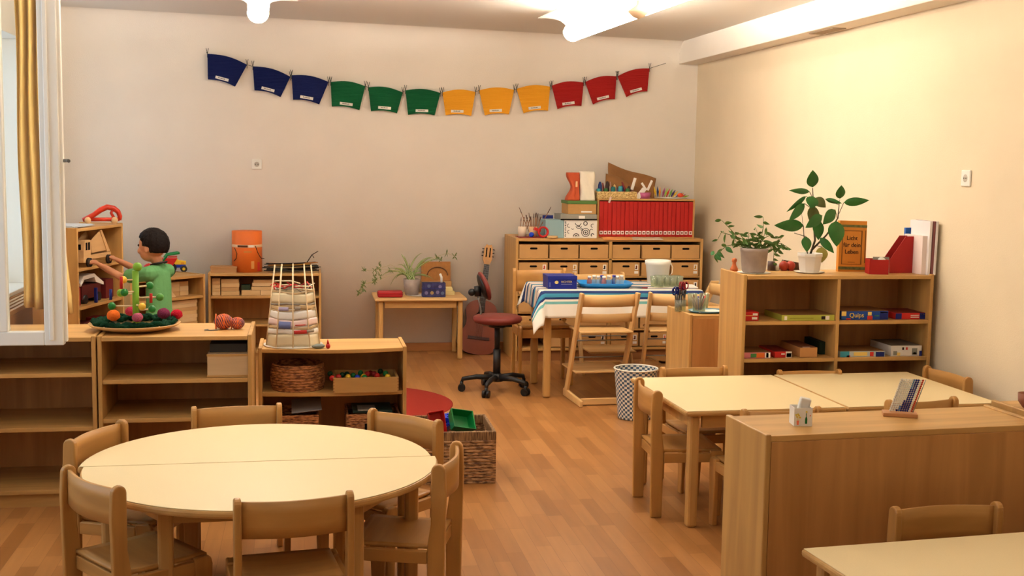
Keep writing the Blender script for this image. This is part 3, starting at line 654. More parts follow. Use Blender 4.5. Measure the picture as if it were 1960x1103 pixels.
r2 = MB(); r2.box(0,.37,0,.36,.02,.17); tag(r2.build('shadow_fill_block', mat('toy_shadow_fill', (96, 60, 40), .9), None, loc=(.552, 5.82, 0)), 'brown block filling the seagrass basket, coloured as shadow among the toys', 'toys', kind='stuff')  # plain fill block; the shadow between the toys is put into its colour
# round basket on the bow-fronted shelf
b = MB(); 
def rb(u, v): a = 2*PI*u; rr = .128*(1+.06*math.sin(v*PI))+.003*math.sin(v*9*PI*2)+.0015*math.sin(a*60+PI*int(v*9)); return (rr*math.cos(a), rr*math.sin(a), .128*v)
b.grid(rb, 120, 40); b.lathe([(0,.004),(.125,.004)]); b.lathe([(.128,.128),(.120,.130),(.116,.12),(.112,.01),(0,.01)])
r = thing('round_basket', 'round brown wicker basket on the bow-fronted shelf', 'basket', (-.03, 6.12, .4375)); b.build('woven_body', rattan, r)
MB().lathe([(.128,.075),(.137,.078),(.137,.084),(.128,.087)]).lathe([(.124,.120),(.132,.126),(.124,.132)]).build('braided_band', rattan, r)
# wooden tray with pegs and balls
r = thing('wooden_tray', 'finger-jointed wooden tray of coloured balls on the bow-fronted shelf', 'tray', (.145, 5.965, .4375))
b = MB().box(0,.325,0,.012,0,.075).box(0,.325,.228,.24,0,.075).box(0,.012,.012,.228,0,.075).box(.313,.325,.012,.228,0,.075); b.k = 1
for i in range(5):
    for x in (-.0006,.319): b.box(x, x+.0066, -.0006, .0, .004+.015*i, .0105+.015*i)
b.build('tray_sides', [wx, mat('joint_wood', (150,100,58), .6)], r); MB().box(.012,.313,.012,.228,.004,.010).build('tray_floor', wx, r)
cols = [red, green, yellow, blue, dred, mat('dark_green_ball', (10,60,30), .4)]
random.seed(11)
bpos = [(636,724,0),(648,721,0),(655,716,5),(666,721,2),(676,716,1),(684,724,3),(696,719,2),(698,724,1),(703,712,0),(716,713,4),(722,716,0),(738,710,1),(742,720,2),(664,713,5),(728,703,5),(709,706,4),(632,711,5),(690,710,1)]
for i, (px_, py_, k) in enumerate(bpos):
    y = 6.00+.17*(724-py_)/22; c = at(px_, py_, min(6.17, y)); c.z = .4375+.068+random.uniform(-.002, .006)
    o = MB().ball((0,0,0), .0145, 14).build('wooden_ball', cols[k], None, loc=c)
    tag(o, ['red','green','yellow','blue','dark red','very dark green'][k]+' painted wooden ball in the tray on the bow-fronted shelf', 'ball', 'painted wooden balls in the tray')
for i in range(8):
    x = .185+.034*i; o = MB().tube([(x, 6.0, .4375+.030), (x+random.uniform(-.02,.04), 6.15, .4375+.036)], .009, 8).build('wooden_peg', palew); tag(o, 'pale wooden peg lying among the balls in the tray', 'peg', 'wooden pegs in the tray')
tag(MB().box(.16,.455,5.98,6.19,.4375+.010,.4375+.020).build('tray_liner', palew), 'flat pale wooden pieces at the bottom of the ball tray', 'toy pieces', kind='stuff')
# two rattan baskets below
for lab, x, hole in (('dark rattan basket with papers, lower left of the bow-fronted shelf', -.195, 1), ('dark rattan basket with two square grip holes, lower right of the bow-fronted shelf', .215, 2)):
    r = thing('rattan_basket', lab, 'basket', (x, 6.02, .0705)); w_ = .265
    b = woven_box(w_, .27, .235, 16, .004); b.box(.01,w_-.01,.01,.26,0,.01); b.build('woven_body', rattan, r, solid=.007)
    MB().box(-.004,w_+.004,-.005,.008,.228,.246).box(-.004,w_+.004,.262,.275,.228,.246).box(-.004,.008,.008,.262,.228,.246).box(w_-.008,w_+.004,.008,.262,.228,.246).build('rim', rattan, r, bev=.004)
    b = MB()
    if hole == 2:
        for s in (-.026,.026): b.box(w_/2+s-.018, w_/2+s+.018, -.011, -.003, .165, .198)
    else: b.prism([(w_*.5+.030*math.cos(a), .165+.022*math.sin(a)) for a in [PI*i/10 for i in range(20)]], -.011, -.003, 'y')
    b.build('grip_hole', dark, r)
b = MB(); b.T = Matrix.Rotation(R(-6), 4, 'Y') @ Matrix.Rotation(R(8), 4, 'X'); b.box(0,.15,0,.21,0,.004); tag(b.build('paper_sheet', mat('bluish_paper', (170,172,176), .6), None, loc=(-.06, 6.03, .324)), 'bluish sheet lying on top of the lower left rattan basket', 'paper')
b = MB(); b.box(0,.20,0,.2,0,.012); tag(b.build('picture_book', mat('dark_green_book', (52,70,60), .6), None, loc=(.245, 6.04, .318)), 'dark green book lying on the lower right rattan basket', 'book')
b = MB(); b.box(0,.09,0,.12,0,.006); tag(b.build('paper_sheet', mat('grey_paper', (150,150,142), .6), None, loc=(.27, 6.03, .3305)), 'small grey booklet on the green book in the lower right rattan basket', 'booklet')
# ------------------------------------------------------------------ woven stick tower
TX, TY, TZ = -.052, 6.125, .6585
r = thing('woven_stick_tower', 'tapering tower of white sticks woven with plastic strips', 'craft work', (TX, TY, TZ))
MB().lathe([(0,.0),(.146,0),(.148,.006),(.0,.006)], n=40).build('base_disc', paper, r)
ns = 10
for k in range(ns):
    a = R(-90+36*k); MB().tube([(.140*math.cos(a), .140*math.sin(a), .004), (.094*math.cos(a), .094*math.sin(a), .405)], .0034, 7).build('stick', mat('stick_cream', (240, 216, 176), .5), r)
bm = [mat('strip_cream', (226, 212, 178), .45, .4), mat('strip_white', (238, 234, 228), .35, .5), mat('strip_grey', (150, 140, 128), .5), mat('strip_pink', (240, 214, 210), .4, .5), mat('strip_tan', (196, 168, 126), .5), mat('strip_red', (196, 50, 44), .5), mat('strip_blue', (110, 120, 170), .5)]
bands = [(0,.06,0),(.062,.085,1),(.086,.10,4),(.102,.135,3),(.137,.175,1),(.177,.183,4),(.185,.205,4),(.206,.214,2),(.216,.262,0),(.264,.272,4)]
for k, (z0_, z1_, mi) in enumerate(bands):
    def f(u, v, z0_=z0_, z1_=z1_, k=k):
        a = 2*PI*u; z = z0_+(z1_-z0_)*v+.008; rr = .140-.046*z/.4; rr = rr*math.cos(PI/10)/math.cos(((a+PI/10) % (2*PI/10))-PI/10)*.99+.002*math.sin(5*a+PI*k)+.0015*math.sin(PI*v); return (rr*math.cos(a), rr*math.sin(a), z+.004*math.sin(a*3+k))
    MB().grid(f, 100, 4).build('woven_strip', bm[mi], r, solid=.0012)
def patch(a0, a1, z0_, z1_, m_):
    def f(u, v): a = R(a0+(a1-a0)*u); z = z0_+(z1_-z0_)*v; rr = .1445-.046*z/.4; return (rr*math.cos(a), rr*math.sin(a), z)
    MB().grid(f, 10, 2).build('coloured_strip', m_, r, solid=.001)
patch(-88,-58,.074,.092,bm[5]); patch(-122,-95,.10,.135,bm[6]); patch(-86,-72,.19,.21,bm[2]); patch(-125,-100,.188,.206,mat('strip_lilac',(170,160,190),.5)); patch(-60,-40,.078,.092,bm[2]); patch(-85,-62,.115,.12,bm[5])
b = MB()
random.seed(5)
for k in range(16):
    a = random.uniform(0,6.28); z = random.uniform(.28,.31); b.tube([(.105*math.cos(a+.9*t)*random.uniform(.85,1.05), .105*math.sin(a+.9*t)*random.uniform(.85,1.05), z+random.uniform(-.012,.02)) for t in (0,.5,1,1.5)], .0035, 6); b.k = (b.k+1) % 3
b.build('loose_ribbon', [bm[5], bm[2], bm[0]], r)
b = MB(); b.T = Matrix.Rotation(R(25),4,'Z'); b.ball((0,0,.011), .035, 14, rz=.012, ry=.02); o = b.build('ribbon_scrap', mat('scrap_grey', (120,128,120), .4, .6), None, loc=(TX+.125, 6.0, .6585)); tag(o, 'crumpled grey plastic scrap at the foot of the stick tower', 'scrap')
b = MB(); b.ball((0,0,.012), .012, 12, rz=.014); b.tube([(0,0,.02),(-.002,0,.045)], [.008,.002], 8); tag(b.build('ribbon_scrap', red, None, loc=(TX+.172, 5.995, .6585)), 'small red scrap beside the stick tower', 'scrap')
# ------------------------------------------------------------------ yarn skeins
yarn = wicker('yarn_purple', (150, 84, 70), (84, 56, 84), 130, 130); yo = mat('yarn_orange', (230, 110, 56), .9)
for lab, px_, r_ in (('multicoloured purple and orange wool skein, the larger left one on the low shelf', 428, .036), ('multicoloured wool skein, the smaller right one on the low shelf', 454, .028)):
    c = atz(px_, 618, .783); c.y = 5.83; c.x = at(px_, 610, 5.83).x
    o = thing('wool_skein', lab, 'wool', (c.x, c.y, .7835), 0, 'wool skeins on the low shelf'); s = r_/.036
    MB().ball((0,0,r_), r_*1.25, 18, rz=r_, ry=r_).build('skein_body', yarn, o)
    b = MB()
    for k in range(9):
        ph = k*.7; b.tube([((-.85+1.7*t)*r_*.95, math.cos(ph+t*4)*r_*1.02*math.sqrt(max(.05,1-((-.85+1.7*t))**2*.75)), r_+math.sin(ph+t*4)*r_*1.02*math.sqrt(max(.05,1-((-.85+1.7*t))**2*.75))) for t in [i/12 for i in range(13)]], .0022*s, 5)
    for x in (-.022*s, .002): b.tube([(x*1.6, math.cos(a)*r_*1.0, r_+math.sin(a)*r_*1.0) for a in [2*PI*i/20 for i in range(21)]], .0025*s, 5)
    b.build('orange_strand', yo, o)
b = MB(); b.tube([(0,0,.003),(-.03,-.01,.003),(-.06,.005,.003),(-.045,.02,.003)], .0028, 5); tag(b.build('wool_end', mat('wool_grey', (130,128,120), .9), None, loc=(-.40, 5.78, .7835)), 'loose grey wool end beside the skeins', 'wool')
# wooden box in the shelf with dark lid
r = thing('wooden_box', 'plain pale wooden box on the upper board under the wool skeins', 'box', (-.438, 5.625, .5855)); 
MB().box(0,.183,0,.24,0,.11).build('box_body', palew, r, bev=.002); MB().box(-.002,.185,-.003,.0,.003,.012).box(-.002,.185,-.003,0,.1,.11).build('box_edge', wx, r)
tag(MB().box(-.43,-.262,5.68,5.84,.6965,.735).build('dark_case', mat('case_grey', (70,66,60), .6)), 'dark grey flat case lying on the pale wooden box', 'case')
# ------------------------------------------------------------------ plate with ball tree
PX, PY = at(258, 612, 5.84).x, 5.84
tag(MB().lathe([(0,.0),(.15,0),(.20,.016),(.210,.026),(.206,.028),(.15,.008),(0,.006)], (PX,PY,.790), 56).build('wooden_plate', mat('plate_wood', (206, 164, 108), .5, var=.06, vs=20)), 'large shallow round wooden plate across the two low shelves', 'plate')
gl = mat('lime_wood', (120, 170, 50), .45, .3); gd = mat('ball_green', (20, 120, 40), .35, .4); gy = mat('ball_yellow', (232, 186, 60), .4); gm = mat('ball_midgreen', (74, 140, 50), .4)
r = thing('ball_tree', 'lime green wooden peg tree with coloured balls, on the round plate', 'toy', (PX+.006, PY, .7965)); K = 5.84/2300
def tp(px_, py_, dy=0): q = at(px_, py_, PY+dy); return Vector((q.x-r.location.x, dy, q.z-r.location.z))
MB().tube([(.0,0,.0),(0,0,tp(263,518).z)], .0155, 16).build('post', gl, r); MB().ball(tp(263,511), .0215, 18).build('top_ball', gl, r)
for (px_, py_, dy, m_) in ((236,536,-.03,gy),(238,560,-.06,gd),(214,586,-.02,gd),(287,547,.04,gd),(306,569,.0,gm),(272,587,-.09,gy),(291,592,.02,gd),(231,561,.05,gl)):
    e = tp(px_, py_, dy); q = MB().tube([(0,0,e.z-.002), e], .0042, 8).build('peg', mat('peg_pale', (214, 190, 150), .5), r); MB().ball(e, .0185 if m_ is not gy else .0175, 16).build('ball', m_, q)
for (px_, y0_, y1_, dy, m_) in ((232,530,553,-.07,redm),(289,562,580,-.02,redm),(212,554,574,.0,navy)):
    a, b_ = tp(px_, y0_, dy), tp(px_, y1_, dy); MB().tube([a, b_], .007, 10).build('hanging_rod', m_, r)
# felt wreath and pompoms
b = MB(); random.seed(3)
for ring in range(3):
    pts = []
    for i in range(61):
        a = 2*PI*i/60; rr = .165+.014*math.sin(a*11+ring*2)+.006*ring; pts.append((rr*math.cos(a), rr*math.sin(a)*.97, .028+.007*math.sin(a*17+ring*2.1)+.004*ring))
    b.tube(pts, .011, 8, caps=False)
for k in range(26):
    a = random.uniform(0, 2*PI); rr = random.uniform(.155,.19); b.ball((rr*math.cos(a), rr*math.sin(a), .034), .013, 8, rz=.008)
tag(b.build('wool_wreath', mat('felt_darkgreen', (14, 52, 34), .95, .1, bump=.5, bs=200), None, loc=(PX, PY, .790)), 'dark green knitted wool wreath round the wooden plate', 'wreath')
pm = {'orange': (226,110,40), 'pink': (190,60,84), 'mauve': (176,86,110), 'purple': (126,48,80), 'red': (190,30,50)}
for nm, px_, py_, dy, r_ in (('orange',217,604,-.155,.030),('pink',250,596,.12,.026),('mauve',263,608,-.165,.025),('purple',313,600,.02,.030),('red',338,602,.06,.028)):
    c = at(px_, py_, PY+dy); b = MB(); b.ball((0,0,0), r_, 20, rz=r_*.85)
    for i, p in enumerate(b.v): b.v[i] = p*(1+.13*noise.noise(p*160))
    c.z = max(c.z, .838+(.0 if nm != 'mauve' else 0)); tag(b.build('wool_pompom', mat('pompom_'+nm, pm[nm], .95, .1, bump=.7, bs=260), None, loc=c), nm+' wool pompom flower on the green wreath', 'pompom', 'wool flowers on the wreath')
# red toy seen through the sash glass
r = thing('toy_figure', 'red and white soft toy on the far left low shelf, seen through the window glass', 'toy', (-1.40, 5.78, .7835))
MB().ball((0,0,.033), .055, 18, rz=.034).box(-.055,.045,-.03,.03,.0,.035).build('red_body', mat('toy_red', (150, 28, 26), .8, bump=.3), r); MB().ball((.02,.0,.066), .028, 14, rz=.018).ball((.06,-.01,.02), .018, 12).ball((-.02,.01,.072), .02, 12, rz=.014).build('white_tuft', paper, r)
# ------------------------------------------------------------------ drawer cabinet top
DZ = DH+.0005
r = thing('folder_rack', 'wooden rack filled with a row of red folders on the drawer cabinet', 'rack', (2.352, 9.50, DZ))
w_, d_, h_ = .822, .30, .305
MB().box(0,.014,0,d_,0,h_).box(w_-.014,w_,0,d_,0,h_).build('side_panel', wz, r); MB().box(0,w_,0,d_,h_,h_+.014).build('top_panel', wx, r); MB().box(.014,w_-.014,0,d_,0,.008).build('bottom_panel', wx, r); MB().box(.014,w_-.014,d_-.008,d_,.008,h_).build('back_panel', wx, r)
fw = (w_-.030)/22
proto = None
for i in range(22):
    x = 2.352+.015+fw*i
    if proto is None:
        proto = MB().box(.0008, fw-.0008, 0, .25, 0, .288).build('red_folder', redm, None, bev=.003)
        b = MB().box(fw*.12, fw*.88, -.0012, .0, .020, .048); b.k = 1; b.box(fw*.3, fw*.7, -.0018, -.0012, .027, .041); b.build('sticker', [paper, mat('sticker_brown', (120,60,40))], proto); o = proto
    else: o = copy_tree(proto)
    o.location = (x, 9.492+.004*((i*7) % 3), DZ+.0085); tag(o, 'upright red card folder with a small picture sticker in the rack', 'folder', 'red folders in the rack')
TZ2 = DZ+h_+.0145
def boxthing(name, label, cat, x, y, z, w, d, h, m, rz=0, parts=(), group=None, bev=.002):
    r = thing(name, label, cat, (x, y, z), rz, group); MB().box(0,w,0,d,0,h).build('box_body', m, r, bev=bev)
    for nm, a, mm in parts: MB().box(*a).build(nm, mm, r)
    return r
A = lambda px_, py_, y: at(px_, py_, y)
# boxes left of the rack
boxthing('patterned_box', 'white storage box with black swirl pattern on the drawer cabinet', 'box', 2.068, 9.45, DZ, .272, .24, .145, white, parts=())
pb = COL.objects['patterned_box']; b = MB()
def ringp(cx, cz, r0, r1, a0=0, a1=360, n=26):
    q = [(cx+r1*math.cos(R(a0+(a1-a0)*i/n)), cz+r1*math.sin(R(a0+(a1-a0)*i/n))) for i in range(n+1)]+[(cx+r0*math.cos(R(a1-(a1-a0)*i/n)), cz+r0*math.sin(R(a1-(a1-a0)*i/n))) for i in range(n+1)]
    for i in range(n): b.prism([q[i], q[i+1], q[2*n-i], q[2*n+1-i]][::-1], -.0012, .0, 'y')
for a_ in ((.178,.045,.030,.035),(.178,.045,.016,.022),(.178,.045,0.002,.008),(.10,.012,.02,.026,0,180),(.10,.012,.006,.012,0,180),(.115,.125,.022,.027,190,350),(.12,.10,.02,.025,190,350),(.12,.10,.006,.012,180,360),(.175,.118,.012,.018),(.235,.10,.012,.016,60,270),(.225,.06,.01,.014,30,200),(.07,.08,.008,.012,200,330),(.235,.025,.008,.014,0,250),(.04,.05,.01,.014,80,280),(.04,.10,.012,.016,100,300),(.145,.07,.004,.009)): ringp(*a_)
for i in range(9): b.box(.006+.003*(i % 2), .016, -.0012, 0, .012+.014*i, .02+.014*i)
b.build('printed_pattern', black, pb)
boxthing('box_lid', 'grey card box lid on the swirl patterned box, gap shade painted along its bottom', 'lid', 2.035, 9.44, DZ+.1455, .30, .25, .046, mat('lid_grey', (150,146,134), .7), parts=[('gap_shade_band', (-.0,.30,-.001,.0,.0,.010), dark), ('paper_label', (.15,.20,-.0015,-.0002,.012,.034), paper)])  # near-black strip paints the shade of the gap under the lid
boxthing('cardboard_box', 'brown cardboard box with a green lid under the paper bags', 'box', 2.10, 9.47, DZ+.192, .235, .24, .082, cardb, parts=[('green_lid', (-.004,.239,-.004,.244,.082,.107), mat('lid_green', (86,120,60), .7)), ('paper_label', (.11,.20,-.0012,.0,.012,.026), paper)])
boxthing('storage_box', 'pale blue-grey card box standing on the drawer cabinet', 'box', 1.915, 9.45, DZ, .15, .22, .145, mat('pale_blue_card', (146,176,180), .7))
boxthing('storage_box', 'grey card box with a navy top, behind the pale blue one', 'box', 1.905, 9.68, DZ, .12, .2, .175, mat('grey_card', (160,150,138), .7), parts=[('navy_panel', (.03,.118,-.0012,.0,.105,.172), navy)])
boxthing('red_mat', 'flat dark red felt sheet under the brush jars', 'mat', 1.70, 9.42, DZ, .20, .22, .004, dred, R(0))
# brush jars
bw = mat('brush_wood', (150, 96, 50), .6); random.seed(9)
for lab, x, m_, n in (('whitish cup of paintbrushes, left one on the drawer cabinet', 1.745, mat('cup_pale', (226,205,180), .5), 4), ('beige cup crowded with paintbrushes, right one on the drawer cabinet', 1.835, mat('cup_beige', (228,184,140), .5), 9)):
    r = thing('brush_cup', lab, 'cup', (x, 9.56, DZ), 0, 'brush cups'); MB().lathe([(0,.0),(.032,0),(.036,.085),(.033,.085),(.030,.006),(0,.006)]).build('cup_body', m_, r)
    for k in range(n):
        dx_ = (-.06+.12*k/(n-1)) if n > 4 else (.03+.012*k-.02); ln = random.uniform(.15,.20) if n > 4 else .15
        if n > 4 and k == 0: dx_, ln = -.10, .23
        if n > 4 and k == n-1: dx_, ln = .125, .235
        p0 = Vector((x-.02+.04*k/max(1,n-1), 9.555+random.uniform(-.012,.012), DZ+.010)); p1 = p0+Vector((dx_, random.uniform(-.01,.02), ln))
        b = MB().tube([p0, p0.lerp(p1,.8)], [.0022,.003], 6); o = b.build('paintbrush', bw)
        MB().tube([p0.lerp(p1,.8), p1], [.0035,.0048 if k % 2 else .002], 6).build('bristles', mat('bristle_brown', (84,50,34), .8), o)
        tag(o, 'paintbrush standing in the cup', 'paintbrush', 'paintbrushes in the cups') if False else tag(o, 'thin wooden paintbrush standing in '+('the beige crowded cup' if n > 4 else 'the whitish cup'), 'paintbrush', 'paintbrushes in the '+('beige' if n > 4 else 'whitish')+' cup')
tag(MB().ball((0,0,.021), .021, 16).build('blue_ball', blue, None, loc=(1.802, 9.455, DZ+.0042)), 'small shiny blue ball in front of the brush cups', 'ball')
b = MB(); b.lathe([(.030,-.012),(.045,-.012),(.045,.012),(.030,.012),(.030,-.012)]); b.box(-.075,-.02,-.012,.012,-.045,.0); tag(b.build('tape_dispenser', red, None, loc=(1.895, 9.445, DZ+.049), rot=(R(90),R(20),0)), 'red tape dispenser beside the blue ball', 'tape dispenser')
tag(MB().lathe([(0,0),(.042,0),(.044,.006),(.042,.018),(0,.020)]).build('round_tin', birchx, None, loc=(1.968, 9.43, DZ+.0003)), 'small round pale wooden tin at the front of the drawer cabinet', 'tin')
# loose papers hanging over the edge
for lab, x0, w_, m_, rz_ in (('orange paper sheets sticking out under the folder rack', 2.38, .26, mat('paper_orange', (232,160,90), .8), 4), ('newspaper sheets sticking out under the right of the folder rack', 2.62, .26, mat('newsprint', (205,190,165), .85, var=.12, vs=80), -6)):
    def f(u, v): return (w_*u, .12*v-.06, .003-.02*max(0, .4-v)**1.2*2+.001*math.sin(9*u))
    tag(MB().grid(f, 14, 10).build('paper_sheets', m_, None, loc=(x0, 9.444+(.0 if rz_ > 0 else .006), DZ+.0016), rot=(0,0,R(rz_*.4)), solid=.0016), lab, 'papers')
# things on the rack
def bag(label, x0, x1, z1_, m_, wav=.012, extra=None):
    r = thing('paper_bag', label, 'bag', (x0, 9.50, DZ+.300), 0, 'paper bags on the cardboard box'); w_ = x1-x0
    def f(u, v):
        a = 2*PI*u; c = math.cos(a); s = math.sin(a); n_ = 6; q = (abs(c)**n_+abs(s)**n_)**(-1/n_); th = 1-.45*v
        return (w_/2+c*q*w_/2*(1+.05*math.sin(v*8+2))+(extra(v) if extra and c < 0 else 0), .07+s*q*.065*th+.004*math.sin(a*5+v*9), z1_*v)
    b = MB(); b.grid(f, 60, 16); b.build('bag_body', m_, r, solid=.001); return r
bag('white crumpled paper bag on the cardboard box, left of the basket', 2.212, 2.335, .235, mat('bag_white', (236,226,206), .8, bump=.5, bs=18))
ob = bag('orange paper bag with a curved edge, leftmost on the cardboard box', 2.115, 2.208, .225, mat('bag_orange', (196,84,46), .7, bump=.3, bs=18), extra=lambda v: -.02*math.cos(v*6.5)+.01)
MB().box(.052,.068,.001,.004,.11,.155).build('paper_label', mat('label_cream', (240,190,140), .7), ob)
r = thing('raffia_basket', 'shallow woven pale raffia basket full of craft materials on the folder rack', 'basket', (2.352, 9.50, TZ2)); b = woven_box(.325, .24, .055, 5, .004); b.box(.01,.315,.01,.23,0,.008); b.build('woven_body', wicker('raffia', (232,204,140), (170,130,70), 120, 120), r, solid=.006)
random.seed(21); cc = [(60,150,160),(40,60,120),(120,40,40),(60,110,60),(60,40,34),(190,140,120),(30,110,110),(206,170,110),(110,90,140)]
for i in range(15):
    x = 2.372+.285*i/14; c = cc[i % 9]; b = MB(); hh = random.uniform(.05,.10); k = i % 3
    if k == 0: b.lathe([(0,0),(.017,0),(.018,hh),(.012,hh+.008),(0,hh+.008)], n=14)
    elif k == 1: b.ball((0,0,.02+hh/2), .018, 12, rz=.02+hh/2)
    else: b.tube([(0,0,.0),(.02,0,hh*.6),(random.uniform(-.03,.05),-.01,hh+.03)], [.012,.010,.006], 8)
    tag(b.build('craft_item', mat('craft_%d' % (i % 9), c, .6), None, loc=(x, 9.56+.05*(i % 3)*.7, TZ2+.012)), ['small bottle','rounded bundle','bent tube'][k]+' of craft material, number of the pieces standing in the raffia basket' if False else ['small coloured tube','coloured rounded bundle','slim bent piece'][k]+' among the craft materials in the raffia basket', 'craft material', 'craft materials in the raffia basket')
for lab, px_, py_, rot_, s_ in (('white plastic scoop standing upright in the raffia basket', 1212, 352, (R(5),R(14),0), (.012,.05)), ('white paper strip folded over the right end of the raffia basket', 1222, 370, (0,R(38),0), (.02,.05)), ('white folded paper strip, left one in the pink basket', 1232, 357, (0,R(-36),0), (.009,.036)), ('white folded paper strip, right one in the pink basket', 1243, 355, (0,R(24),0), (.010,.045))):
    c = at(px_, py_, 9.60); b = MB().box(-s_[0],s_[0],-.004,.004,-s_[1],s_[1]); tag(b.build('paper_strip', paper, None, loc=(c.x, 9.53 if 'right end' in lab else 9.59, c.z), rot=rot_, bev=.003), lab, 'paper')
c = at(1233, 382, 9.55); r = thing('pink_basket', 'small pink plastic basket on the folder rack', 'basket', (c.x, 9.56, TZ2)); b = MB().lathe([(0,0),(.048,0),(.056,.05),(.052,.05),(.045,.004),(0,.004)], n=28); b.build('basket_body', mat('pink_plastic', (178, 90, 130), .4), r)
# big brown cardboard roll lying across
kb = mat('kraft_brown', (142, 98, 56), .8, var=.15, vs=8)
a_, b_ = at(1166, 338, 9.70), at(1240, 366, 9.70)
def roll(u, v):
    p = a_.lerp(b_, u)+Vector((-.03+.0,0,.0)); ang = -R(30)+R(235)*v; rr = .055+.012*math.sin(u*6)+.012*v
    return (p.x+rr*math.cos(ang)*.25, p.y+rr*math.cos(ang), p.z-.035+rr*math.sin(ang)*.95)
tag(MB().grid(roll, 24, 18).build('kraft_paper_roll', kb, solid=.002), 'big loose roll of brown kraft paper lying above the raffia basket', 'paper roll')
def flap(u, v):
    p = at(1164, 312, 9.80).lerp(at(1256, 343, 9.80), u); q = at(1166, 345, 9.76).lerp(at(1252, 381, 9.76), u); w = p.lerp(q, v); return (w.x, w.y+.02*math.sin(v*PI), w.z+.008*math.sin(u*PI*2+2.4)*(1-v))
tag(MB().grid(flap, 24, 8).build('kraft_cardboard', kb, solid=.003), 'bent brown cardboard sheet behind the kraft paper roll', 'cardboard')
random.seed(4)
fc = [(232,190,50),(30,50,110),(226,150,40),(150,60,110),(150,180,60),(220,60,40),(100,150,60),(60,40,90)]
for i in range(13):
    c = at(1254+i*4.2, 378, 9.62); L_ = .09-.003*i; a = R(105-7*i+random.uniform(-8,8)); p0 = Vector((c.x, 9.60+.01*(i % 3), TZ2+.012))
    b = MB(); b.tube([p0, p0+Vector((math.cos(a),0,math.sin(a)))*L_*.5, p0+Vector((math.cos(a)*1.1,0,math.sin(a)))*L_], [.002,.009,.0015], 6); tag(b.build('craft_feather', mat('feather_%d' % (i % 8), fc[i % 8], .7)), 'coloured craft feather in the bunch at the right end of the folder rack', 'feather', 'craft feathers on the folder rack')
c = at(1300, 376, 9.6); tag(MB().ball((0,0,.02), .026, 14, rz=.018, ry=.02).tube([(.0,0,.02),(.035,0,.016)],[.01,.003]).build('orange_balloon', mat('balloon', (226,76,40), .3), None, loc=(c.x, 9.57, TZ2+.010)), 'orange-red craft piece at the right end of the folder rack', 'craft piece')
tag(MB().lathe([(0,0),(.10,0),(.115,.008),(.11,.009),(.09,.003),(0,.003)], sy=.8).build('white_plate', paper, None, loc=(3.03, 9.62, TZ2+.0005)), 'flat white paper plate under the craft feathers', 'plate')
c = at(1168, 386, 9.49); tag(MB().box(-.008,.008,-.001,.001,-.03,.02).build('paper_tag', mat('tag_pink', (230,200,190), .8), None, loc=(c.x, 9.494, TZ2-.006), rot=(0,R(18),0)), 'small pinkish paper tag hanging over the top edge of the folder rack', 'tag')
# ------------------------------------------------------------------ on the cloth table
r = boxthing('blue_box', 'blue card box with gold lettering on the cloth table', 'box', A(1049, 553, 7.98).x, 7.98, CZ+.0005, .20, .20, .083, mat('box_blue', (16, 34, 128), .45), R(-1))
MB().box(-.002,.202,-.002,.202,.062,.088).build('box_lid', mat('lid_blue', (22,38,124), .45), r, bev=.002)
gold = mat('gold_print', (200, 180, 110), .4, .5)
text('lettering', 'RICHTER', .019, gold, r, (.128, -.0035, .048)); MB().prism([(.058+.013*math.cos(a), .045+.011*math.sin(a)) for a in [PI*i/10 for i in range(20)]], -.0032, -.002, 'y').build('printed_emblem', gold, r)
MB().box(.09,.166,-.0032,-.002,.031,.033).build('printed_line', mat('pale_print', (140,150,190), .5), r); MB().box(.010,.014,-.0032,-.002,.014,.045).build('printed_mark', mat('pale_print', (140,150,190), .5), r)
tray = mat('tray_blue', (30, 130, 200), .4, .4)
c = at(1165, 545, 8.08)
def rounded(w, d, n=8, rr=.05): 
    o = []
    for cx, cy, a0 in ((w/2-rr,d/2-rr,0),(-w/2+rr,d/2-rr,90),(-w/2+rr,-d/2+rr,180),(w/2-rr,-d/2+rr,270)):
        o += [(cx+rr*math.cos(R(a0+90*i/n)), cy+rr*math.sin(R(a0+90*i/n))) for i in range(n+1)]
    return o
b = MB(); o1 = rounded(.33,.24); o2 = rounded(.38,.29); o3 = rounded(.365,.275); n = len(o1)
vs = [(x,y,.0) for x,y in o1]+[(x,y,.032) for x,y in o2]+[(x,y,.032) for x,y in o3]+[(x*.97,y*.97,.005) for x,y in o1]
b._a(vs, [tuple(range(n))[::-1]]+[(k*n+i, k*n+(i+1) % n, (k+1)*n+(i+1) % n, (k+1)*n+i) for k in range(3) for i in range(n)]+[tuple(range(3*n,4*n))], True)
tag(b.build('serving_tray', tray, None, loc=(c.x-.02, 8.13, CZ+.0005), rot=(0,0,R(-6))), 'light blue plastic tray of small bottles on the cloth table', 'tray')
tint = [thinglass('jar_clear', (226,230,226), .22), thinglass('jar_blue', (150,170,205), .3), thinglass('jar_red', (214,150,150), .35)]
for i, (px_, dy, k) in enumerate(((1128,-.03,2),(1137,.02,0),(1145,-.02,0),(1152,.03,1),(1156,-.05,2),(1165,0,0),(1175,.03,1),(1182,-.02,0),(1190,.02,0))):
    c = at(px_, 540, 8.12+dy); b = MB().lathe([(0,0),(.017,0),(.018,.04),(.011,.052),(.011,.064),(0,.064)], n=16); o = b.build('small_bottle', tint[k], None, loc=(c.x, 8.12+dy, CZ+.0062)); MB().cyl((0,0), .0125, .058, .072, 14).build('bottle_cap', [paper, mat('cap_violet', (60,60,150), .4), paper][k], o)
    tag(o, ['clear','bluish','reddish'][k]+' little glass bottle standing in the blue tray', 'bottle', ['clear','bluish','reddish'][k]+' bottles in the blue tray')
